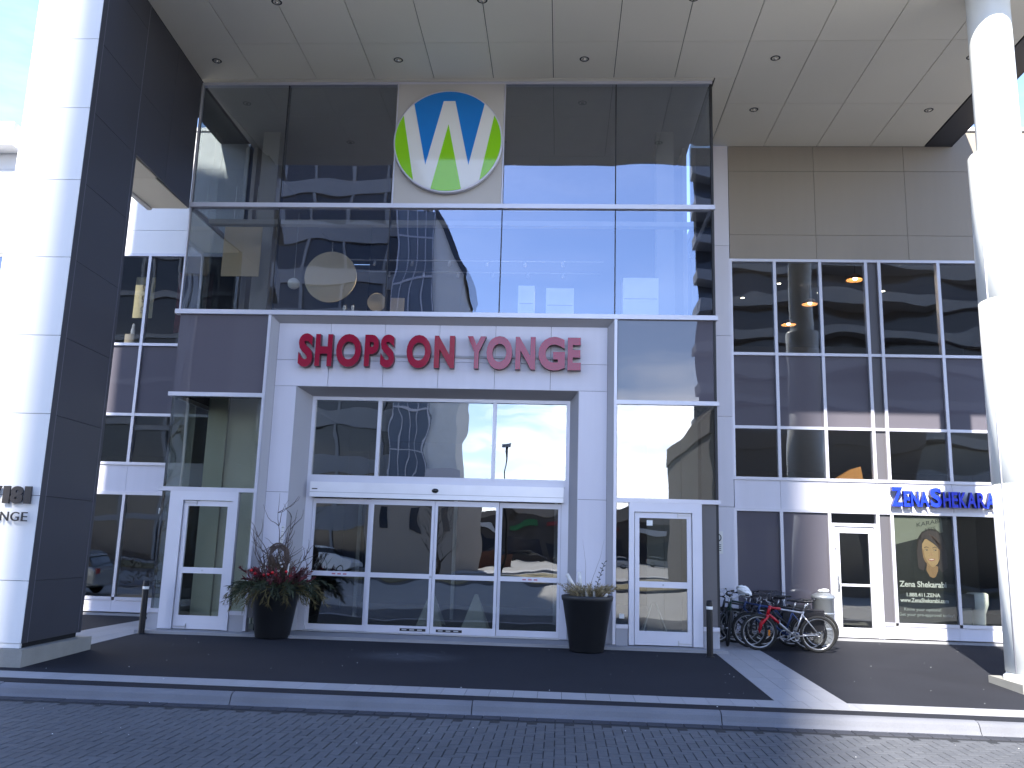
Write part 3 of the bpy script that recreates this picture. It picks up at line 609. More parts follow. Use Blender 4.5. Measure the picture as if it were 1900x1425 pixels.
# ------------------------------------------------------------------ round column
CX, CY = 14.80, -2.93
RC = thing('round_column', (CX, CY, 0), 'stout round white column with a thicker lower sleeve at the right edge', 'column')
MB().lathe([(.33, 8.2), (.33, 11.30)], (CX, CY, 0), 48).build('upper_shaft', 'colw', RC)
zz = [.16, 2.9, 5.78, 8.26]
for a, b in zip(zz, zz[1:]):
    pr = [(.455, a+.002), (.47, a+.008), (.47, b-.008), (.455, b-.002)]
    if b > 8: pr = [(.455, a+.002), (.47, a+.008), (.47, b-.02), (.455, b), (.33, b+.004)]
    MB().lathe(pr, (CX, CY, 0), 56).build('sleeve_section', 'colw', RC)
MB().lathe([(.45, .03), (.45, 8.2)], (CX, CY, 0), 40).build('sleeve_core', 'reveal', RC)
for an in (200, 20): 
    a = math.radians(an); MB().tube([(CX+.471*math.cos(a), CY+.471*math.sin(a), .17), (CX+.471*math.cos(a), CY+.471*math.sin(a), 8.2)], .012, 6).build('seam_trim', 'alum', RC)
MB().lathe([(.50, -.02), (.50, .10), (.465, .13), (.46, .16)], (CX, CY, 0), 48).build('base_ring', 'colw', RC)
box('base_pad', 'base', RC, 14.27, 15.33, -3.42, -2.42, -.3, .05)
# ------------------------------------------------------------------ signs on the building
SG = thing('shop_sign', (5.3, .13, 5.48), 'raised red capital letters spelling the shops name across the portal above the doors', 'sign')
for ch, x0, x1, z0, z1 in [('S', 2.49, 2.78, 5.14, 5.82), ('H', 2.83, 3.17, 5.16, 5.81), ('O', 3.25, 3.75, 5.15, 5.82), ('P', 3.82, 4.10, 5.17, 5.81), ('S', 4.14, 4.42, 5.15, 5.82), ('O', 4.66, 5.14, 5.15, 5.82), ('N', 5.21, 5.61, 5.16, 5.81),
                           ('Y', 5.86, 6.23, 5.16, 5.81), ('O', 6.24, 6.75, 5.15, 5.82), ('N', 6.81, 7.20, 5.16, 5.81), ('G', 7.26, 7.78, 5.15, 5.82), ('E', 7.83, 8.09, 5.16, 5.81)]:
    letters('letter', ch, x0, x1, z0, z1, -.03, .10, 'redl', SG, 'redside', .045)
MB().box(2.6, 8.0, .10, .126, 5.40, 5.44).build('raceway', 'reveal', SG)
LG = thing('round_logo_sign', (5.31, -.03, 9.88), 'round blue, green and white disc sign with a tapering letter high above the doors', 'sign')
R0, lx, lz = 1.125, 5.31, 9.88
MB().lathe([(.001, -.16), (R0-.03, -.16), (R0-.012, -.165), (R0, -.155), (R0, -.06), (R0-.03, -.04), (R0-.03, -.032)], (lx, 0, lz), 72, ax='y').build('rim', 'alum', LG)
Rf = R0-.035
def arc(a0, a1, n=24): return [(math.cos(math.radians(a0+(a1-a0)*i/n)), math.sin(math.radians(a0+(a1-a0)*i/n))) for i in range(n+1)]
def face(name, pts, m, y): MB().slab([(lx+p[0]*Rf, lz+p[1]*Rf) for p in pts], y, y+.003).build(name, m, LG)
face('white_face', arc(0, 355, 71), 'wwhite', -.168)
aB = math.degrees(math.atan2(.735, .66))
face('blue_field', arc(aB, 180-aB)+[(-.405, -.487), (-.11, .807), (.11, .807), (.405, -.487)], 'wblue', -.172)
for s in (1, -1):
    a0 = math.degrees(math.atan2(.5, .84)); a1 = -math.degrees(math.atan2(.76, .60)); p = arc(a1, a0)
    if s < 0: p = [(-x, y) for x, y in p][::-1]
    face('green_field', p, 'wgreen', -.172)
aG = math.degrees(math.atan2(-.96, -.28)); face('green_field', arc(180+180+aG-0, 360-(180+aG)-0) if False else [(-.285, -.955)]+arc(253.5, 286.5, 8)+[(.285, -.955), (0, .336)], 'wgreen', -.172)
BS = thing('blue_shop_sign', (16, 2.9, 3.04), 'raised blue small capital letters of a name on the pale fascia right of the bicycles', 'sign')
for ch, x0, x1, z1 in [('Z', 14.89, 15.13, 3.27), ('E', 15.15, 15.28, 3.19), ('N', 15.30, 15.47, 3.19), ('A', 15.48, 15.68, 3.19), ('S', 15.71, 15.95, 3.27), ('H', 15.975, 16.13, 3.19), ('E', 16.155, 16.285, 3.19), ('K', 16.305, 16.47, 3.19), ('A', 16.475, 16.67, 3.19), ('R', 16.69, 16.86, 3.19), ('A', 16.87, 17.07, 3.19), ('B', 17.09, 17.25, 3.19), ('I', 17.27, 17.32, 3.19)]:
    letters('letter', ch, x0, x1, 2.855, z1, YW-.20, YW-.09, 'blue', BS, 'blueside', .03)
MB().box(14.95, 17.3, YW-.09, YW-.06, 2.95, 3.0).build('raceway', 'reveal', BS)
PO = box('window_poster', 'printdark', None, 14.972, 16.21, 2.972, 2.978, .42, 2.665)
tag(PO, 'dark window poster with a portrait of a smiling brown haired woman and pale lettering', 'poster')
def flat(name, pts, m, k): MB().slab(pts, 2.972-.0012*k, 2.9731-.0012*k).build(name, m, PO)
def ell(cx, cz, rx, rz, n=28, tilt=0):
    t = math.radians(tilt); return [(cx+rx*math.cos(a)*math.cos(t)-rz*math.sin(a)*math.sin(t), cz+rx*math.cos(a)*math.sin(t)+rz*math.sin(a)*math.cos(t)) for a in (2*math.pi*i/n for i in range(n))]
flat('card', [(14.975, 2.04), (16.02, 2.33), (16.00, 2.65), (14.975, 2.655)], 'card_', 1)
flat('hair', [(15.50, 1.62), (15.62, 1.50), (15.95, 1.52), (16.07, 1.66), (16.04, 1.95), (16.05, 2.12), (15.99, 2.29), (15.87, 2.39), (15.72, 2.40), (15.57, 2.33), (15.47, 2.18), (15.44, 1.95), (15.47, 1.76)], 'hair', 2)
flat('neck', [(15.62, 1.52), (15.66, 1.40), (15.76, 1.35), (15.86, 1.42), (15.87, 1.60), (15.64, 1.66)], 'skinsh', 3)
flat('jacket', [(15.36, 1.33), (15.44, 1.47), (15.60, 1.55), (15.70, 1.36), (15.80, 1.36), (15.88, 1.54), (16.06, 1.48), (16.16, 1.33)], 'printdark', 4)
flat('face', [(15.735, 1.585), (15.80, 1.60), (15.865, 1.66), (15.905, 1.75), (15.925, 1.88), (15.93, 2.02), (15.88, 2.16), (15.76, 2.21), (15.62, 2.17), (15.555, 2.06), (15.545, 1.92), (15.57, 1.79), (15.62, 1.68), (15.68, 1.61)], 'skin', 5)
flat('cheek', [(15.88, 1.72), (15.92, 1.85), (15.93, 2.02), (15.90, 2.06), (15.885, 1.90)], 'skinsh', 6)
flat('side_hair', [(15.50, 2.17), (15.565, 2.14), (15.552, 1.96), (15.565, 1.80), (15.61, 1.66), (15.56, 1.50), (15.45, 1.56), (15.44, 1.90)], 'hair', 7)
flat('side_hair', [(15.915, 2.0), (15.94, 1.86), (15.915, 1.70), (15.865, 1.58), (15.95, 1.48), (16.07, 1.58), (16.06, 1.96)], 'hair', 7)
flat('fringe', [(15.54, 2.08), (15.59, 2.185), (15.66, 2.18), (15.75, 2.12), (15.84, 2.05), (15.92, 1.955), (15.98, 1.88), (16.03, 2.0), (16.0, 2.2), (15.88, 2.34), (15.7, 2.37), (15.56, 2.29)], 'hair', 8)
for q in range(5): flat('hair_highlight', [(15.70+.035*q, 2.29-.02*q), (15.72+.035*q, 2.295-.02*q), (15.86+.03*q, 2.13-.03*q), (15.92+.02*q, 2.0-.02*q), (15.90+.02*q, 2.0-.02*q), (15.84+.03*q, 2.12-.03*q)], 'hairl', 9)
flat('face_shadow', [(15.565, 1.80), (15.60, 1.70), (15.70, 1.60), (15.735, 1.585), (15.66, 1.68), (15.60, 1.80), (15.585, 1.95), (15.553, 1.98)], 'skinsh', 6)
for ex in (15.645, 15.825):
    flat('eyebrow', [(ex-.055, 1.985), (ex, 2.005), (ex+.055, 1.985), (ex+.05, 1.995), (ex, 2.018), (ex-.05, 1.998)], 'hair', 8); flat('eye', ell(ex, 1.945, .034, .012, 14), 'printdark', 8); flat('eye_white', ell(ex-.016, 1.944, .010, .006, 8), 'teeth', 9)
flat('nose', [(15.715, 1.83), (15.76, 1.825), (15.775, 1.84), (15.745, 1.875), (15.735, 1.94), (15.725, 1.86)], 'skinsh', 7)
flat('lips', [(15.665, 1.755), (15.74, 1.765), (15.82, 1.76), (15.79, 1.725), (15.74, 1.712), (15.69, 1.726)], 'lip', 7); flat('teeth', [(15.685, 1.752), (15.74, 1.758), (15.80, 1.755), (15.775, 1.738), (15.74, 1.732), (15.70, 1.739)], 'teeth', 8)
def plet(s, x0, x1, z0, z1, m): letters('lettering', s, x0, x1, z0, z1, 2.9685, 2.9712, m, PO, None, .02)
plet('Zena Shekarabi', 15.04, 16.02, 1.155, 1.28, 'printgrey'); plet('1.888.411.ZENA', 15.18, 15.88, .955, 1.035, 'printgrey'); plet('www.ZenaShekarabi.com', 15.04, 16.05, .835, .925, 'printgrey')
plet('Know your options!', 15.11, 15.88, .64, .725, 'printdim'); plet('Get your pre-approval today!', 14.99, 16.15, .53, .615, 'printdim')
for s_, x0, z0, x1, h, ang in (('KARABI', 15.47, 2.46, 15.97, .085, 12), ('ATES', 15.62, 2.35, 15.86, .08, 12)):
    o = letters('lettering', s_, x0, x1, z0, z0+h, 2.9685, 2.9705, 'printdark', PO)
    for v in o.data.vertices: v.co.z += (v.co.x-x0)*math.tan(math.radians(ang))-.03
NP = box('notice_plate', 'label', None, 11.02, 11.27, YW-.185, YW-.178, 1.74, 2.22); tag(NP, 'small white plate with a round black symbol on the pale pier beside the bikes', 'sign')
MB().torus((11.145, YW-.188, 2.08), .085, .010, 'y', 28, 6).build('ring', 'letterdark', NP)
MB().box(11.10, 11.13, YW-.190, YW-.186, 2.04, 2.12).box(11.13, 11.19, YW-.190, YW-.186, 2.07, 2.085).tube([(11.145-.06, YW-.19, 2.14), (11.145+.06, YW-.19, 2.02)], .007, 5).build('symbol', 'letterdark', NP)
for q in range(4): MB().box(11.06, 11.23, YW-.188, YW-.186, 1.92-q*.04, 1.935-q*.04).build('fine_print', 'letterdark', NP)
# ------------------------------------------------------------------ planters
def pot(x, y, r, rb, h, label, rnd_):
    z = gz(y); o = MB().lathe([(.001, z), (rb-.02, z), (rb, z+.02), (r*.965, z+h-.10), (r, z+h-.09), (r+.012, z+h-.02), (r, z+h), (r-.035, z+h), (r-.06, z+h-.08), (.001, z+h-.075)], (x, y, 0), 44).build('planter_pot', 'pot', None)
    return tag(o, label, 'planter', 'tapered black planters either side of the doors')
pot(2.50, -.32, .455, .31, .93, 'tapered black pot holding red and evergreen boughs left of the sliding doors', 1)
pot(8.25, -.66, .45, .30, .96, 'tapered black pot with sparse dried stems right of the sliding doors', 2)
rn = random.Random(3)
def spray(mb, base, d, L, droop, n, lw, ll, rr):
    """a curved stalk with n narrow leaves"""
    p = Vector(base); d = Vector(d).normalized(); pts = [p.copy()]
    for i in range(6):
        d = (d+Vector((0, 0, -droop/6))).normalized(); p = p+d*(L/6); pts.append(p.copy())
    mb.tube(pts, .004, 4)
    for i in range(n):
        t = .15+.85*i/n; k = min(int(t*6), 5); q = pts[k].lerp(pts[k+1], t*6-k); ax = (pts[k+1]-pts[k]).normalized()
        sd = Vector((rr.uniform(-1, 1), rr.uniform(-1, 1), rr.uniform(-.6, .7))); sd = (sd-ax*sd.dot(ax)).normalized()
        tip = q+(ax*.75+sd*.75)*ll*rr.uniform(.6, 1.2); wv = ax.cross(sd)*lw
        mb.add([q-wv*.4, q+wv*.4, (q+tip)/2+wv, tip, (q+tip)/2-wv], [(0, 1, 2, 3, 4)])
x, y, z = 2.50, -.32, .92
AR = thing('winter_arrangement', (x, y, z), 'winter display of red leaves, berries, drooping boughs and curly twigs in the left pot', 'plants')
for nm, m_, cnt, L, dr, up_, lw, ll, nn in (('evergreen_bough', 'evergreen', 48, .66, 1.5, .55, .010, .13, 34), ('dried_bough', 'drybough', 34, .74, 2.1, .35, .008, .14, 30), ('red_foliage', 'redleaf', 34, .46, .5, .9, .016, .10, 26)):
    mb = MB()
    for i in range(cnt):
        a = 2*math.pi*i/cnt+rn.uniform(-.2, .2); rr_ = rn.uniform(.05, .40)
        spray(mb, (x+rr_*math.cos(a), y+rr_*math.sin(a)*.9, z-.03), (math.cos(a), math.sin(a), up_+rn.uniform(-.1, .8)), L*rn.uniform(.7, 1.1), dr, nn, lw, ll, rn)
    o = mb.build(nm, m_, AR)
    o['kind'] = 'stuff'
for bx, bz in ((-.30, .23), (-.03, .22), (.04, .25), (-.12, .20), (.28, .27), (.10, .21), (-.38, .28), (.36, .2)): MB().ball((x+bx, y-.40+abs(bx)*.25, z+bz), .030, 8).build('berry', 'berry', AR)
def curly(px, py, pz, lean, L, seed, m_='twig', r=.014, wob=.09, parent=None, side=3, name='curly_twig'):
    q = random.Random(seed); mb = MB(); d = Vector((lean, q.uniform(-.1, .1), 1)).normalized(); p = Vector((px, py, pz)); pts = [p.copy()]; n = 14
    for i in range(n):
        d = (d+Vector((q.uniform(-1, 1)*wob*3, q.uniform(-1, 1)*wob*2, q.uniform(-.3, .5)*wob*2))).normalized(); p = p+d*(L/n); pts.append(p.copy())
    mb.tube(pts, [r*(1-.8*i/n) for i in range(n+1)], 5)
    for s in range(side):
        k = q.randint(3, n-3); p = pts[k].copy(); d = Vector((q.uniform(-1, 1), q.uniform(-.5, .5), q.uniform(.3, 1))).normalized(); sp = [p.copy()]
        for i in range(6): d = (d+Vector((q.uniform(-1, 1)*.35, q.uniform(-1, 1)*.25, q.uniform(-.2, .5)))).normalized(); p = p+d*L*.05; sp.append(p.copy())
        mb.tube(sp, [r*.6*(1-.65*i/6) for i in range(7)], 4)
    return mb.build(name, m_, parent)
for i in range(24):
    curly(x+rn.uniform(-.28, .30), y+rn.uniform(-.2, .15), z, rn.uniform(-.32, .30), rn.uniform(.55, 1.15) if i else 1.75, 20+i, parent=AR, side=4)
curly(x+.05, y-.05, z, .06, 1.72, 77, parent=AR, wob=.06, side=6); curly(x-.05, y+.1, z, -.1, 1.25, 79, parent=AR, side=5)
mb = MB()
for i in range(60):
    a = rn.uniform(0, 6.28); rr_ = rn.uniform(0, .2); spray(mb, (x+rr_*math.cos(a), y+rr_*math.sin(a)*.8, z), (math.cos(a)*.28, math.sin(a)*.28, 1), rn.uniform(.3, .62), .5, 18, .006, .07, rn)
mb.build('dried_plume', mat('tan plume', (.115, .075, .05), .9, 0, .4, 9, rnd=.4), AR)['kind'] = 'stuff'
bp = MB().tube([(x+.02, y, z-.05), (x+.03, y, z+.6), (x+.05, y, z+1.10)], [.026, .024, .02], 9)
bp.build('birch_pole', 'birch', AR)
for q in range(7): MB().torus((x+.03+.003*q, y, z+.62+q*.075), .0235, .003, 'z', 12, 4).build('bark_ring', 'letterdark', AR)
wr = MB()
for i in range(26):
    a0 = rn.uniform(0, 6.28); rr_ = .16+rn.uniform(-.04, .045); tl = rn.uniform(-.12, .12)
    wr.tube([(x+.03+rr_*math.cos(a0+t*.45), y-.09+.05*math.sin(3*t+a0)+tl*.3, z+.56+rr_*1.08*math.sin(a0+t*.45)+.01*math.sin(5*t)) for t in range(11)], .008, 5)
wr.build('vine_wreath', 'wreath', AR)
for q in ((.08, .20), (.14, .28), (.11, .34), (.16, .36)): MB().ball((x+q[0], y-.17, z+.08+q[1]), .022, 7).build('white_berry', 'bag', AR)
for i, (bx, lean) in enumerate(((-.17, -.03), (-.10, .05), (.20, .10))):
    MB().tube([(x+bx, y-.1, z), (x+bx+lean*.5, y-.1, z+.42)], [.018, .014], 8).build('bare_stick', 'birch', AR)
x, y, z = 8.25, -.66, .93
DA = thing('dried_arrangement', (x, y, z), 'leftover dried grass, birch logs and two bare stems in the right pot', 'plants')
mb = MB()
for i in range(80):
    a = rn.uniform(0, 6.28); rr_ = rn.uniform(0, .30); spray(mb, (x+rr_*math.cos(a)+.02, y+rr_*math.sin(a)*.8, z-.05), (math.cos(a)*.55, math.sin(a)*.55, 1.2), rn.uniform(.20, .40), 1.1, 18, .007, .08, rn)
mb.build('dried_grass', 'straw', DA)['kind'] = 'stuff'
for (a, b) in (((x-.12, y-.05, z-.05), (x-.37, y-.12, z+.38)), ((x-.10, y-.02, z-.05), (x-.15, y-.05, z+.42)), ((x+.0, y-.2, z-.06), (x-.03, y-.24, z+.13)), ((x+.12, y-.16, z-.06), (x+.11, y-.2, z+.10)), ((x+.27, y-.22, z-.03), (x+.33, y-.35, z+.06))):
    MB().tube([a, b], [.036, .034] if b[2]-z > .3 else [.03, .02], 10).build('birch_log', 'birch', DA)
curly(x-.02, y, z, -.02, 1.0, 41, parent=DA, r=.004, wob=.03, side=0, name='bare_stem'); curly(x+.0, y, z, .22, 1.05, 43, parent=DA, r=.004, wob=.035, side=0, name='bare_stem')
mb = MB(); mb.tube([(x+.12, y, z), (x+.2, y-.02, z+.3), (x+.30, y-.03, z+.60)], .005, 5)
for q in range(12):
    t = q/11; c = Vector((x+.15+.15*t, y-.02, z+.16+.44*t)); s_ = 1 if q % 2 else -1; mb.add([c, c+Vector((s_*.035, -.01, .012)), c+Vector((s_*.045, -.01, .035)), c+Vector((s_*.012, 0, .022))], [(0, 1, 2, 3)])
mb.build('leafy_sprig', 'leafd', DA)
# ------------------------------------------------------------------ bollards
for x, y, lb in ((.08, -.42, 'slim black bollard with a pale band near the left swing door'), (10.37, -.80, 'slim black bollard with a pale band at the corner beside the bicycles')):
    z = gz(y); B = MB().lathe([(.055, z-.02), (.055, z+.90), (.045, z+.95), (.001, z+.955)], (x, y, 0), 20).build('bollard', 'blackp', None); tag(B, lb, 'bollard', 'black bollards at the ends of the entrance')
    MB().lathe([(.0562, z+.80), (.0572, z+.802), (.0572, z+.848), (.0562, z+.85)], (x, y, 0), 20).build('reflective_band', 'label', B); MB().lathe([(.08, z-.01), (.08, z+.012), (.056, z+.016)], (x, y, 0), 20).build('foot_flange', 'blackp', B)
# ------------------------------------------------------------------ litter bin
x, y = 13.16, 2.1
CN = MB().lathe([(.001, .0), (.20, .0), (.205, .01), (.215, .05), (.215, .88), (.222, .885), (.222, .91), (.21, .915)], (x, y, 0), 36).build('litter_bin', 'can', None); tag(CN, 'round galvanised litter bin between the bicycles and the shop door', 'litter bin')
MB().lathe([(.235, .905), (.24, .93), (.225, .96), (.15, 1.0), (.08, 1.02), (.001, 1.025)], (x, y, 0), 36).build('lid', 'can', CN)
for zz_ in (.3, .6): MB().lathe([(.2155, zz_-.02), (.222, zz_-.01), (.222, zz_+.01), (.2155, zz_+.02)], (x, y, 0), 36).build('rib', 'can', CN)
MB().lathe([(.04, 1.02), (.035, 1.05), (.001, 1.055)], (x, y, 0), 14).build('knob', 'can', CN)
bg_ = MB(); bg_.ball((x+.03, y-.05, 1.055), .055, 8, sc=(1.7, 1.0, .75)); bg_.ball((x-.06, y-.05, 1.05), .04, 7, sc=(1.4, 1, .7)); tag(bg_.build('crumpled_bag', 'bag', None), 'crumpled white bag left on top of the litter bin', 'bag')
# ------------------------------------------------------------------ bicycles
def bicycle(loc, head, lean, label, frame, fork, tyre_r=.335, steer=0, saddle=True, fender=None, basket=False, bars='flat', rim='rim', reflector=False, front=None, pannier=False):
    B = thing('bicycle', (0, 0, 0), label, 'bicycle', 'bicycles parked together by the right wing')
    R = tyre_r; ra, fa = Vector((-.53, 0, R)), Vector((.54, 0, R)); bb = Vector((-.10, 0, R-.05)); st = Vector((-.27, 0, .74)); ht = Vector((.33, 0, .82)); hb = Vector((.375, 0, .68))
    def T(mb, a, b, r, n=8): mb.tube([a, b], r, n)
    fm = MB(); T(fm, bb, st, .018); T(fm, st+Vector((.01, 0, -.03)), ht+Vector((0, 0, -.03)), .019); T(fm, bb, hb, .022); T(fm, ht, hb, .023, 10)
    for s in (-1, 1): T(fm, bb+Vector((0, s*.03, 0)), ra+Vector((0, s*.06, 0)), .011); T(fm, st+Vector((.02, s*.02, -.06)), ra+Vector((0, s*.06, 0)), .010)
    fm.lathe([(.03, -.036), (.03, .036)], (bb.x, 0, bb.z), 12, ax='y'); fm.build('frame', frame, B)
    fk = MB(); cr_ = hb+Vector((.012, 0, -.03))
    for s in (-1, 1): fk.tube([cr_+Vector((0, s*.02, 0)), cr_+Vector((.005, s*.058, -.03)), fa+Vector((-.05, s*.058, .17)), fa+Vector((0, s*.055, 0))], [.019, .025, .022, .012], 8)
    fk.tube([cr_+Vector((0, -.065, -.01)), cr_+Vector((0, .065, -.01))], .026, 8)
    if front: MB().tube([hb+(ht-hb)*-.1, hb+(ht-hb)*1.05], .031, 10).tube([hb, hb.lerp(bb, .42)], .027, 8).tube([ht+Vector((0, 0, -.03)), (ht+Vector((0, 0, -.03))).lerp(st, .3)], .024, 8).build('front_frame', front, B)
    fk; fk.build('fork', fork, B)
    for c, nm in ((ra, 0), (fa, 1)):
        W = MB().torus((0, 0, 0), R-.027, .028, 'y', 40, 8).build('wheel_tyre', 'rubber', None); W.name = 'wheel'; W.parent = B; W.location = c
        mb = MB().torus((0, 0, 0), R-.056, .013, 'y', 40, 6); o = mb.build('rim', rim, None); o.parent = W
        sp = MB()
        for k in range(20):
            a = 2*math.pi*k/20; a2 = a+(.5 if k % 2 else -.5); sp.tube([(.02*math.cos(a2), .028 if k % 4 < 2 else -.028, .02*math.sin(a2)), ((R-.06)*math.cos(a), 0, (R-.06)*math.sin(a))], .0024, 4, caps=False)
        o = sp.build('spokes', 'card', None); o.parent = W
        o = MB().lathe([(.012, -.06), (.02, -.03), (.014, 0), (.02, .03), (.012, .06)], (0, 0, 0), 10, ax='y').build('hub', 'steel', None); o.parent = W
        if reflector and nm: o = MB().box(-.205, -.17, -.012, .012, -.06, .045).build('reflector', 'amber', None); o.parent = W
        if nm == 0: o = MB().lathe([(.052, .035), (.05, .045), (.03, .047), (.03, .035)], (0, 0, 0), 16, ax='y').build('cassette', 'steel', None); o.parent = W
    hd = MB(); up_ = (ht-hb).normalized(); sm_ = ht+up_*.05; hd.tube([ht, sm_, sm_+Vector((.07, 0, .03))], .015, 8); hb_c = sm_+Vector((.07, 0, .03))
    if bars == 'riser': P = [(-.06, -.33, .10), (-.02, -.17, .09), (0, -.06, 0), (0, .06, 0), (-.02, .17, .09), (-.06, .33, .10)]
    else: P = [(-.05, -.31, .02), (0, -.10, .0), (0, .10, .0), (-.05, .31, .02)]
    hd.tube([hb_c+Vector(p) for p in P], .011, 7); H = hd.build('handlebar', 'steel' if frame != 'blk' else 'blk', B)
    for p, q in ((P[0], P[1]), (P[-1], P[-2])):
        p = hb_c+Vector(p); q = hb_c+Vector(q); MB().tube([p, p.lerp(q, .45)], .017, 8).build('grip', 'blk', H); MB().tube([p.lerp(q, .5), p.lerp(q, .4)+Vector((.05, 0, -.02)), p+Vector((.06, 0, -.03))], .006, 5).build('brake_lever', 'steel', H)
    if saddle:
        pt = MB(); top = st+Vector((-.045, 0, .15)); pt.tube([st, top], .013, 8); S_ = pt.build('seat_post', 'steel', B)
        mb = MB(); n = 12; pr = []
        for i in range(9):
            t = i/8; hw = .016+.065*max(0, (t-.35)/.65)**1.2 if t > .35 else .016+.012*t; pr.append((top.x+.16-.28*t, hw, top.z+.03+.02*abs(t-.5)+(-.012 if t < .05 else 0)))
        for i, (xx, hw, zz_) in enumerate(pr):
            for k in range(8): a = 2*math.pi*k/8; mb.v.append((xx, hw*math.cos(a), zz_+(.018 if math.sin(a) > 0 else .03)*math.sin(a)))
        for i in range(8):
            for k in range(8): mb.f.append((i*8+k, i*8+(k+1) % 8, (i+1)*8+(k+1) % 8, (i+1)*8+k)); mb.mi.append(0); mb.sm.append(True)
        mb.f += [tuple(range(8))[::-1], tuple(range(64, 72))]; mb.mi += [0, 0]; mb.sm += [False, False]
        mb.build('saddle', 'blk', B)
    ck = MB().lathe([(.0905, .048), (.0905, .052), (.075, .052), (.075, .048)], (bb.x, 0, bb.z), 26, ax='y').build('chainring', 'steel', B)
    for s, dx_ in ((1, .15), (-1, -.15)):
        MB().tube([bb+Vector((0, s*.055, 0)), bb+Vector((dx_, s*.075, -.075))], .011, 6).build('crank_arm', 'steel', ck); p = bb+Vector((dx_, s*.12, -.075)); MB().box(p.x-.045, p.x+.045, p.y-.045, p.y+.045, p.z-.012, p.z+.012).build('pedal', 'blk', ck)
    MB().tube([bb+Vector((0, .05, .09)), ra+Vector((0, .05, .05))], .005, 4).tube([bb+Vector((0, .05, -.09)), ra+Vector((-.01, .05, -.05))], .005, 4).build('chain', 'rubber', B)
    if fender:
        for c in (ra, fa):
            mb = MB(); pts = [c+Vector(((R+.02)*math.cos(a), 0, (R+.02)*math.sin(a))) for a in [math.radians(20+q*14) for q in range(11)]]
            for i, p in enumerate(pts):
                for s in (-.028, .028): mb.v.append((p.x, s, p.z))
            for i in range(10): mb.f.append((2*i, 2*i+1, 2*i+3, 2*i+2)); mb.mi.append(0); mb.sm.append(True)
            o = mb.build('mudguard', fender, B)
    if pannier:
        for s in (-1, 1): MB().prism([(-.80, s*.10-.045), (-.40, s*.10-.045), (-.38, s*.10), (-.40, s*.10+.045), (-.80, s*.10+.045), (-.82, s*.10)], R+.05, R+.40).build('pannier', 'blk', B)
        MB().box(-.82, -.40, -.07, .07, R+.40, R+.425).build('rear_rack', 'blk', B)
    if basket:
        mb = MB(); bx, by, bz = -.56, 0, R+.40
        MB().box(bx-.2, bx+.2, -.07, .07, bz-.035, bz-.02).build('rear_rack', 'blk', B)
        for q in range(9):
            for s in (-1, 1): mb.tube([(bx-.2+q*.05, s*.17, bz-.01), (bx-.21+q*.0525, s*.2, bz+.26)], .005, 4)
        for q in range(4):
            zz_ = bz-.01+q*.09; e = .17+.03*q/3; mb.tube([(bx-.2, -e, zz_), (bx+.2, -e, zz_), (bx+.2, e, zz_), (bx-.2, e, zz_), (bx-.2, -e, zz_)], .005, 4)
        mb.build('basket', 'blk', B)
    B.location = loc; B.rotation_euler = (math.radians(lean), 0, math.radians(head)); return B
bicycle((12.0, .36, .0), 178, -7, 'red and silver mountain bike standing in front of the other bicycles', ['silverp'][0], 'redp', .335, reflector=True, front='redp')
bicycle((12.22, .98, .0), 174, -5, 'black bicycle directly behind the red forked bike, its rear wheel showing to the right', 'blk', 'blk', .34, bars='riser')
bicycle((11.78, 1.42, .0), 160, 4, 'dark bicycle with mudguards in the middle of the parked row', 'bluep', 'blk', .335, fender='blk', pannier=True)
bicycle((11.42, 1.78, .0), 205, 5, 'black city bike with a rear wire basket near the pale pier', 'blk', 'blk', .34, fender='blk', basket=True, bars='riser', saddle=True)
bicycle((11.06, 1.45, .0), 262, -6, 'dark bicycle half hidden by the corner bollard with its wheel edge on', 'greenp', 'blk', .335, bars='riser')
bicycle((11.92, .72, .0), 168, -6, 'dark blue bicycle squeezed right behind the red forked bike', 'bluep', 'blk', .33, fender='blk', pannier=True)
bicycle((12.05, 1.9, .0), 186, 4, 'black bicycle deep in the row under the dark panels', 'blk', 'blk', .335, bars='riser', fender='blk', pannier=True)
bicycle((11.62, 2.25, .0), 192, -4, 'dark green bicycle at the very back of the row by the pale pier', 'greenp', 'blk', .335, bars='riser', basket=True)
mb = MB().ball((0, 0, 0), .13, 10, sc=(1.25, .9, .8)); q_ = random.Random(9)
mb.v = [tuple(c*(1+q_.uniform(-.22, .16)) for c in p) for p in mb.v]; mb.sm = [False]*len(mb.sm)
o = mb.build('plastic_bag', 'bag', None); o.location = (11.36, 1.15, 1.03); o.rotation_euler = (0, .5, .2); tag(o, 'white plastic bag wrapped over a saddle among the dark bicycles', 'bag')
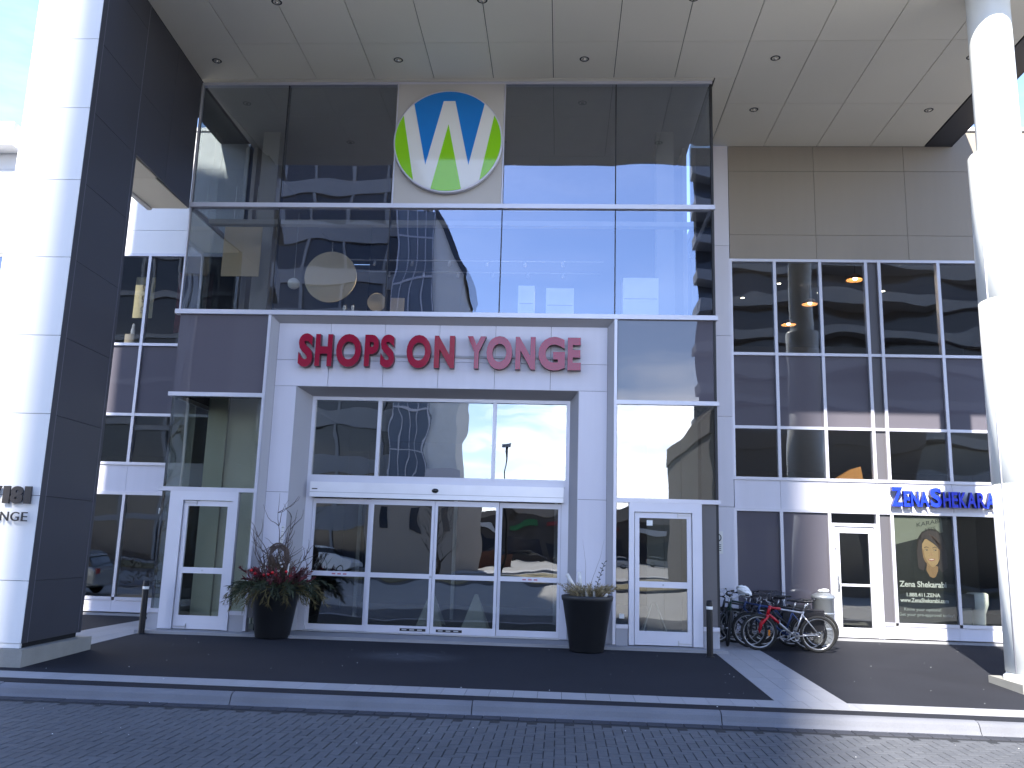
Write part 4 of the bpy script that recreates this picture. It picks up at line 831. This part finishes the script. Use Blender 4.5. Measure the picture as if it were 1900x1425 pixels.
# parked car seen at the left only as a reflection, more cars across the road
def car(loc, head, m, label):
    C = thing('parked_car', (0, 0, 0), label, 'car', 'cars parked around the forecourt')
    def loft(out, hw, m_, name, tilt=.10, par=C):
        mb = MB(); n = len(out); zc = max(p[1] for p in out)
        sl = [(-hw, .93), (-hw+.07, 1.0), (hw-.07, 1.0), (hw, .93)]; cx = sum(p[0] for p in out)/n; cz = sum(p[1] for p in out)/n
        for y, k in sl:
            for a, b in out: mb.v.append((cx+(a-cx)*(1 if k == 1 else .985), y*(1-tilt*max(0, b-.75)), cz+(b-cz)*k))
        for j in range(3):
            for i in range(n): mb.f.append((j*n+i, j*n+(i+1) % n, (j+1)*n+(i+1) % n, (j+1)*n+i)); mb.mi.append(0); mb.sm.append(False)
        mb.f += [tuple(range(n))[::-1], tuple(range(3*n, 4*n))]; mb.mi += [0, 0]; mb.sm += [False]*2
        return mb.build(name, m_, par)
    loft([(-2.1, .32), (-1.75, .22), (1.75, .22), (2.12, .35), (2.15, .62), (1.95, .82), (1.0, .96), (-1.9, 1.0), (-2.12, .85)], .87, m, 'body', 0)
    cab = loft([(-1.95, .98), (1.05, .95), (.35, 1.42), (-.2, 1.49), (-1.3, 1.47), (-1.75, 1.30)], .80, 'carglass', 'windows', .28)
    loft([(-1.72, 1.33), (.42, 1.40), (.2, 1.47), (-.3, 1.515), (-1.3, 1.495), (-1.68, 1.38)], .70, m, 'roof', .1)
    for s in (-1, 1):
        for xx in (-.62,): MB().box(xx-.03, xx+.03, s*.80-.012, s*.80+.012, .95, 1.36).build('pillar', m, cab)
        for xx in (-1.32, 1.32):
            Wh = MB().torus((xx, s*.80, .32), .245, .085, 'y', 28, 8).build('wheel', 'rubber', C); MB().lathe([(.20, -.05), (.22, .0), (.05, .045), (.001, .05)] if s > 0 else [(.001, -.05), (.05, -.045), (.22, .0), (.20, .05)], (xx, s*.80, .32), 18, ax='y').build('rim', 'rim', Wh)
        MB().box(2.02, 2.10, s*.62-.16, s*.62+.16, .60, .74).build('headlight', 'bag', C); MB().box(-2.13, -2.05, s*.66-.13, s*.66+.13, .72, .92).build('tail_light', 'shopred', C)
    C.location = loc; C.rotation_euler = (0, 0, math.radians(head)); return C
car((-9.75, -6.9, ROADZ), 180, 'carw', 'silver hatchback whose rear shows reflected in the left wing glass')
for i, (x, y, h, m, l) in enumerate([(-8.0, -41, 8, 'carwhite', 'white car across the road, seen in the left door glass'), (-7, -92, 4, 'carw', 'silver car far across the lot, seen in the middle door glass'), (-1.5, -95, 176, 'card', 'dark car far across the lot, seen in the middle door glass'),
                                     (3.5, -90, 3, 'card', 'charcoal car far across the lot, seen in the right door glass'), (8.5, -97, 5, 'card', 'black car far back in the lot, seen in the right door glass'), (14, -88, 185, 'carwhite', 'pale car far back in the lot, seen in the right swing door'), (20, -92, 3, 'carw', 'grey car far back in the lot, seen right of the doors')]):
    car((x, y, ROADZ), h, m, l)
# ------------------------------------------------------------------ things behind the glass
DISC = MB().lathe([(.001, 1.50), (.57, 1.50), (.58, 1.51), (.58, 1.54), (.001, 1.545)], (2.59, 0, 7.49), 48, ax='y').build('round_display', 'beige', None); tag(DISC, 'large round beige panel behind the upstairs glass left of centre', 'panel')
MB().tube([(2.59, 1.52, 8.06), (2.59, 1.52, 8.30)], .006, 5).build('hanger', 'pale', DISC)
o = MB().lathe([(.001, 1.6), (.205, 1.6), (.205, 1.63), (.001, 1.635)], (3.63, 0, 6.95), 32, ax='y').build('round_display', 'beige2', None); tag(o, 'small round tan panel at the foot of the upstairs window', 'panel'); MB().box(3.6, 3.66, 1.6, 1.66, 6.12, 6.76).build('stand', 'pale', o)
o = box('square_display', 'beige2', None, .12, .97, 1.5, 1.53, 7.48, 8.63); tag(o, 'tall tan rectangular panel hanging behind the upstairs left glass', 'panel')
for q in (.3, .8): MB().tube([(q, 1.515, 8.63), (q, 1.515, 9.6)], .005, 5).build('hanger', 'pale', o)
o = box('square_display', 'beige2', None, 3.92, 4.22, 1.7, 1.73, 6.3, 7.08); tag(o, 'small tan square panel beside the small round one upstairs', 'panel')
for xx, lb in ((2.98, 'left white vase on the upstairs window ledge'), (3.16, 'right white vase on the upstairs window ledge')):
    o = MB().lathe([(.001, 6.45), (.05, 6.45), (.06, 6.52), (.05, 6.62), (.02, 6.70), (.035, 6.76), (.03, 6.80), (.001, 6.81)], (xx, 1.4, 0), 16).build('vase', 'pale', None); tag(o, lb, 'vase')
o = box('display_ledge', 'pale', None, 2.0, 4.1, 1.3, 1.65, 6.125, 6.445); tag(o, 'low pale display ledge under the vases upstairs', 'ledge')
for i, (x0, x1, z1, lb) in enumerate(((6.75, 7.1, 7.3, 'pale upright cabinet faint behind the upstairs glass right of centre'), (7.35, 7.95, 7.25, 'pale twin door wardrobe faint behind the upstairs glass'), (9.0, 9.75, 7.5, 'pale shelving unit faint behind the upstairs right glass'))):
    o = box('cabinet', 'pale', None, x0, x1, 1.4, 1.8, 6.125, z1); tag(o, lb, 'cabinet')
    for q in (.33, .66): MB().box(x0+.03, x1-.03, 1.39, 1.397, 6.125+(z1-6.125)*q-.01, 6.125+(z1-6.125)*q+.01).build('shelf_line', 'inwall', o)
LA = MB().ball((8.25, 1.6, 6.55), .19, 10).build('globe_lamp', 'pale', None); tag(LA, 'white globe ornament low behind the upstairs glass', 'lamp'); MB().lathe([(.10, 6.125), (.03, 6.15), (.03, 6.38)], (8.25, 1.6, 0), 14).build('stand', 'pale', LA)
o = MB().ball((1.75, 1.6, 7.35), .14, 8, sc=(1, 1, .9)).build('paper_lantern', 'pale', None); tag(o, 'small white paper lantern hanging by the upstairs mullion', 'lantern'); MB().tube([(1.75, 1.6, 7.48), (1.75, 1.6, 9.0)], .004, 4).build('cord', 'pale', o)
RG = box('hanging_rug', 'carpetcream', None, -2.85, -2.36, YW+.55, YW+.57, 7.02, 8.06); tag(RG, 'cream patterned rug hanging sunlit behind the left wing window', 'rug')
for q in range(3): MB().torus((-2.6, YW+.545, 7.25+q*.28), .055, .010, 'y', 16, 5).box(-2.65, -2.55, YW+.54, YW+.548, 7.14+q*.28, 7.16+q*.28).build('rug_motif', 'rugpat', RG)
RG = box('hanging_rug', 'carpetred', None, -1.95, -1.05, YW+.9, YW+.92, 6.75, 8.3); tag(RG, 'dark red rug hanging behind the left wing window beside the entrance', 'rug')
MB().slab(ell(-1.5, 7.5, .28, .52, 8), YW+.89, YW+.897).build('medallion', 'carpetcream' if False else 'rugpat', RG)
SA = MB().box(-2.85, -2.62, YW+.3, YW+.5, 6.05, 6.55).build('wicker_chest', 'beige', None); tag(SA, 'sunlit straw coloured chest at the foot of the left wing window', 'chest')
FG = MB().lathe([(.06, 6.56), (.05, 6.6), (.055, 6.66), (.03, 6.74), (.035, 6.80), (.001, 6.84)], (-2.70, YW+.38, 0), 12).build('white_ornament', 'pale', None); tag(FG, 'white ornament standing on the straw chest in the left wing window', 'ornament')
for i, (x, y, z, l) in enumerate(((14.93, 4.5, 8.50, 'nearest copper pendant lamp behind the right wing upper glass'), (14.44, 6.7, 8.5, 'second copper pendant lamp, left of and below the nearest one'), (14.42, 8.9, 8.5, 'farthest copper pendant lamp, lowest of the three in the picture'))):
    P_ = MB().lathe([(.03, z+.16), (.10, z+.13), (.22, z+.0), (.225, z-.01), (.21, z), (.09, z+.12)], (x, y, 0), 24).build('pendant_lamp', 'copper', None); tag(P_, l, 'lamp', 'copper pendant lamps in the right wing')
    MB().tube([(x, y, z+.15), (x, y, 9.05)], .007, 5).build('cord', 'blackp', P_); MB().ball((x, y, z+.04), .05, 8).build('bulb', LIT, P_)
    ll = bpy.data.lights.new('pendant_light', 'POINT'); ll.energy = 8; ll.color = (1, .8, .55); ll.shadow_soft_size = .05; lo = bpy.data.objects.new('pendant_light', ll); COL.objects.link(lo); lo.location = (x, y, z-.06)  # lamp added under each pendant to brighten the room
lab = iter(['left', 'centre', 'right'])
d0 = None
for x, y, lb in ((12.9, 4.8, 'lit ceiling spot at the left end of the front line upstairs'), (14.35, 4.8, 'lit ceiling spot just left of the nearest copper pendant lamp'), (16.2, 4.9, 'lit ceiling spot at the right end behind the fifth upper pane'), (13.6, 6.6, 'lit ceiling spot left of the second copper pendant lamp'), (14.9, 7.4, 'lit ceiling spot right of the second copper pendant lamp'), (12.9, 8.0, 'lit ceiling spot deep in the room at far left'), (16.6, 7.2, 'lit ceiling spot deep in the room at far right')):
    if d0 is None: d0 = MB().lathe([(.05, 9.045), (.075, 9.043), (.08, 9.05)], (x, y, 0), 16).build('ceiling_spot', 'pale', None); tag(d0, lb, 'lamp', 'ceiling spots in the right wing'); MB().lathe([(.001, 9.047), (.05, 9.047)], (x, y, 0), 14).build('bulb', LIT, d0); p0 = (x, y)
    else: c = copy_tree(d0); c.location = (x-p0[0], y-p0[1], 0); c['label'] = lb
o = MB().lathe([(.001, 0.05), (.16, .05), (.165, .1), (.14, .35), (.15, .6), (.22, .80), (.22, 1.02), (.18, 1.05), (.001, 1.05)], (17.0, YW+.8, 0), 28).build('white_stool', 'pale', None); tag(o, 'white pedestal stool behind the glass beside the round column', 'stool')
DK = box('desk', 'blk', None, 16.45, 16.85, YW+.6, YW+1.3, .72, 1.02); tag(DK, 'black cabinet low behind the glass next to the white stool', 'cabinet'); MB().box(16.5, 16.8, YW+.65, YW+1.25, .05, .72).build('base', 'inwall', DK)
o = MB().add([(13.95, 3.6, 3.45), (14.6, 3.6, 3.45), (14.55, 3.6, 3.78), (14.35, 3.6, 3.72), (13.95, 3.9, 3.45), (14.6, 3.9, 3.45), (14.55, 3.9, 3.78), (14.35, 3.9, 3.72)], [(0, 1, 2, 3), (7, 6, 5, 4), (0, 4, 5, 1), (1, 5, 6, 2), (2, 6, 7, 3), (3, 7, 4, 0)]).build('wooden_bracket', 'orange', None); tag(o, 'orange wooden wedge low in the dark glass above the fascia', 'wedge')
for i, (x, y, l) in enumerate(((5.0, 2.6, 'pale folding board standing inside the sliding doors, left one'), (6.0, 2.2, 'pale folding board standing inside the sliding doors, right one'), (9.6, 1.0, 'pale folding board standing inside the right swing door'))):
    A = thing('folding_board', (x, y, .05), l, 'sign board', 'folding boards standing inside the doors')
    for s in (-1, 1): MB().add([(x-.03, y+s*.03, .75), (x+.03, y+s*.03, .75), (x+.28, y+s*.28, .05), (x-.28, y+s*.28, .05), (x-.03, y+s*.05, .75), (x+.03, y+s*.05, .75), (x+.28, y+s*.30, .05), (x-.28, y+s*.30, .05)], [(0, 1, 2, 3), (7, 6, 5, 4), (0, 4, 5, 1), (1, 5, 6, 2), (2, 6, 7, 3), (3, 7, 4, 0)]).build('board', 'pale', A)
    if i == 2: A.rotation_euler.z = math.radians(90)
# ------------------------------------------------------------------ the other side of the road (seen in the glass)
def tower(name, label, cx, cy, wx, wy, h, rot, fl=3.4, band=1.2, base=None):
    T = thing(name, (0, 0, 0), label, 'building'); MB().box(-wx/2, wx/2, -wy/2, wy/2, ROADZ, h).build('glazing', 'towerdark', T)
    z = 3.0
    while z < h: MB().box(-wx/2-.25, wx/2+.25, -wy/2-.25, wy/2+.25, z, z+band).build('floor_band', 'towerband', T); z += fl
    for k in range(int(wx//3)+1): MB().box(-wx/2+k*3-.12, -wx/2+k*3+.12, wy/2, wy/2+.2, 0, h).build('pier', 'towerband', T)
    T.location = (cx, cy, 0); T.rotation_euler = (0, 0, rot); return T
az = AZ
tower('office_tower', 'tall banded tower across the road that shades the entrance, reflected upstairs', 6.60-104*math.sin(az), -104*math.cos(az), 10.9, 12, 122, -az)
tower('shade_tower', 'unseen slim tower added left across the drive to shade the left wing', -1.74-22.8*math.sin(az), -22.8*math.cos(az), 3.2, 3.4, 32, -az)  # added tower, not seen in the glass, stands only to shade the left wing
tower('office_block', 'banded office block across the road, reflected in the upper left glass', -14.5, -52, 19, 12, 33, 0, 3.6, 1.3)
tower('office_block', 'dark banded office block farther left across the drive, reflected in the left wing glass', -26, -52, 14, 14, 42, 0, 3.6, .5)
BB = thing('glass_stair_block', (-2, -48, 0), 'glass and white walled block across the road, reflected in the middle panes', 'building')
MB().box(-5.0, -2.3, -55, -45, ROADZ, 27).build('curtain_wall', mat('curtain glazing', (.16, .20, .27), .15), BB)
for k in range(8): MB().box(-5.0, -2.3, -44.99, -44.9, 2+k*3.2, 2.16+k*3.2).build('transom', 'alum', BB)
for k in range(5): MB().box(-5.0+k*.66, -4.94+k*.66, -44.89, -44.8, 0, 27).build('mullion', 'alum', BB)
MB().slab([(-2.3, 5.4), (.1, 5.4), (.1, 21.5), (-2.3, 27.0)], -45.2, -53).build('blade_wall', 'blade', BB); MB().slab([(-2.4, 26.9), (.25, 21.1), (.25, 21.9), (-2.4, 27.7)], -45.0, -53.2).build('roof_edge', 'towerdark', BB); MB().box(-6, .6, -54.9, -43.5, ROADZ, 5.4).build('podium', 'stone', BB); MB().box(-2.3, .5, -44.6, -44.55, 5.41, 7.0).build('parapet_rail', 'alum', BB)
for k in range(3): MB().box(-5.0+k*2.2, -4.3+k*2.2, -43.49, -43.46, 2.6, 4.2).build('window', 'towerdark', BB)
CT = thing('balcony_tower', (30, -60, 0), 'apartment tower with curving balconies, reflected in the right wing glass', 'building'); MB().prism([(25, -75), (50, -75), (46, -53), (18.5, -53)], ROADZ, 62).build('wall', 'towerdark', CT)
for k in range(19):
    z = 5+3.05*k; pts = [(18.2, -53)]+[(18.2+q*1.4, -51.2+1.1*math.sin(q*.55+.3*k)) for q in range(21)]+[(46.2, -53)]
    MB().prism(pts[::-1], z, z+.95).build('balcony', 'towerband', CT)
DB = thing('corner_shop', (20, -30, 0), 'low dark flat roofed building across the road, reflected in the right swing door side', 'building'); MB().box(14.9, 27, -42, -25, ROADZ, 8.2).build('wall', 'mall', DB)
MB().box(14.8, 27.1, -42, -24.9, 7.4, 8.5).build('parapet', 'mall', DB)
for k in range(4): MB().box(15.5+k*2.9, 17.6+k*2.9, -24.99, -24.95, .5, 3.2).build('window', 'towerdark', DB); 
MB().box(15.4, 26, -24.98, -24.93, 4.4, 5.6).build('window_band', 'towerdark', DB)
ML = thing('shop_row', (10, -105, 0), 'long low row of shops far across the lot, reflected in the sliding doors', 'building'); MB().box(-14, 60, -125, -105, ROADZ, 6.6).build('wall', 'mall', ML); MB().box(-14.2, 60.2, -125, -104.7, 5.9, 7.2).build('parapet', 'stone', ML)
for k in range(12): MB().box(-12+k*6, -7.4+k*6, -104.95, -104.9, .3, 3.4).build('shop_window', 'towerdark', ML); MB().box(-11.6+k*6, -8+k*6, -104.9, -104.7, 4.3, 4.9).build('shop_sign', ('shopred', 'blade', 'shopgreen', 'shopred')[k % 4], ML)
lot = struct(MB().box(-90, 120, -140, -37.01, -.5, ROADZ-.01).build('car_park', 'road')); isl = struct(MB().box(-40, 60, -36, -29, -.4, -.10).build('median_kerb', 'kerb'))
tag(box('median_grass', 'drygrass', None, -39.7, 59.7, -35.7, -29.3, -.2, -.06, kind='stuff'), 'dry yellow grass strip across the road, reflected in the doors', 'grass'); sw = struct(box('far_pavement', 'concrete', None, -60, 80, -47, -42.5, -.4, -.12))
rr = random.Random(11); mb = MB()
for i in range(2600):
    p = Vector((rr.uniform(-22, -5), rr.uniform(-15.8, -12.6), ROADZ+rr.uniform(.0, 1.3)**1)); d = Vector((rr.uniform(-1, 1), rr.uniform(-1, 1), rr.uniform(.2, 1))).normalized(); sd = d.orthogonal()*.02; mb.add([p-sd, p+sd, p+d*.25], [(0, 1, 2)])
tag(mb.build('shrub_bed', 'shrub', None, kind='stuff'), 'brown winter shrub bed across the drive, reflected in the left wing glass', 'shrubs'); struct(box('bed_kerb', 'kerb', None, -22.5, -4.6, -16.2, -12.2, -.4, -.13))
def bare_tree(x, y, h, seed, label):
    q = random.Random(seed); T = thing('bare_tree', (x, y, ROADZ), label, 'tree'); tr = MB(); br = MB()
    tr.tube([(x, y, ROADZ), (x+.05, y, ROADZ+h*.35), (x-.05, y, ROADZ+h*.6), (x, y, ROADZ+h)], [.11, .085, .05, .012], 8); tr.build('trunk', 'bark', T)
    def grow(p, d, L, r, lv):
        e = p+d*L; mid = (p+e)/2+Vector((q.uniform(-1, 1), q.uniform(-1, 1), 0))*L*.06; br.tube([p, mid, e], [r, r*.8, r*.55], 5)
        if lv:
            for _ in range(3): grow(p.lerp(e, q.uniform(.45, 1)), (d+Vector((q.uniform(-1, 1), q.uniform(-1, 1), q.uniform(-.1, .7)))*.75).normalized(), L*.62, r*.5, lv-1)
    for k in range(11): a = k*2.4; grow(Vector((x, y, ROADZ+h*(.25+.06*k))), Vector((math.cos(a), math.sin(a), 1.0)).normalized(), h*.26, .03, 2)
    br.build('crown', 'bark', T); return T
bare_tree(-6.6, -13.5, 6.5, 1, 'bare young tree in the shrub bed, reflected in the left wing glass'); bare_tree(.6, -33, 4.2, 2, 'bare tree on the grass median, reflected in the sliding doors'); bare_tree(24, -33, 6, 3, 'bare tree on the median farther right, reflected in the glass')
LPST = thing('lamp_post', (3.9, -42, 0), 'tall dark lamp post across the road, reflected above the right doors', 'lamp post'); MB().tube([(3.9, -42, -.1), (3.9, -42, 8.6)], [.10, .06], 10).build('pole', 'blackp', LPST); MB().box(3.72, 4.08, -42.2, -41.8, 8.6, 8.85).build('lamp_head', 'reveal', LPST)
box('hoarding', 'brickr', None, -2, 3.5, -60.2, -60, -.3, 1.1); tag(bpy.data.objects['hoarding'], 'rust coloured low wall across the road, reflected in the doors', 'wall')

rr = random.Random(5); mb = MB()
for i in range(150):
    px, py = rr.uniform(-1, 17), rr.uniform(-7.9, 2.6)
    if py > -.5 and px < 10.5: continue
    z = (gz(py) if py > -5.3 else ROADZ)+(.008 if -5.08 < py < -4.6 or 10.5 < px < 11.5 else .003); r_ = rr.uniform(.003, .011)
    if -5.6 < py < -5.3: continue
    a = rr.uniform(0, 6.28); c_, s_ = math.cos(a)*r_, math.sin(a)*r_
    mb.add([(px-c_, py-s_, z), (px+s_*.7, py-c_*.7, z), (px+c_, py+s_, z), (px-s_*.7, py+c_*.7, z), (px, py, z+r_*.6)], [(0, 1, 4), (1, 2, 4), (2, 3, 4), (3, 0, 4)])
tag(mb.build('paper_litter', 'label', None, kind='stuff'), 'small pale specks of litter and grit scattered over the paving', 'litter')
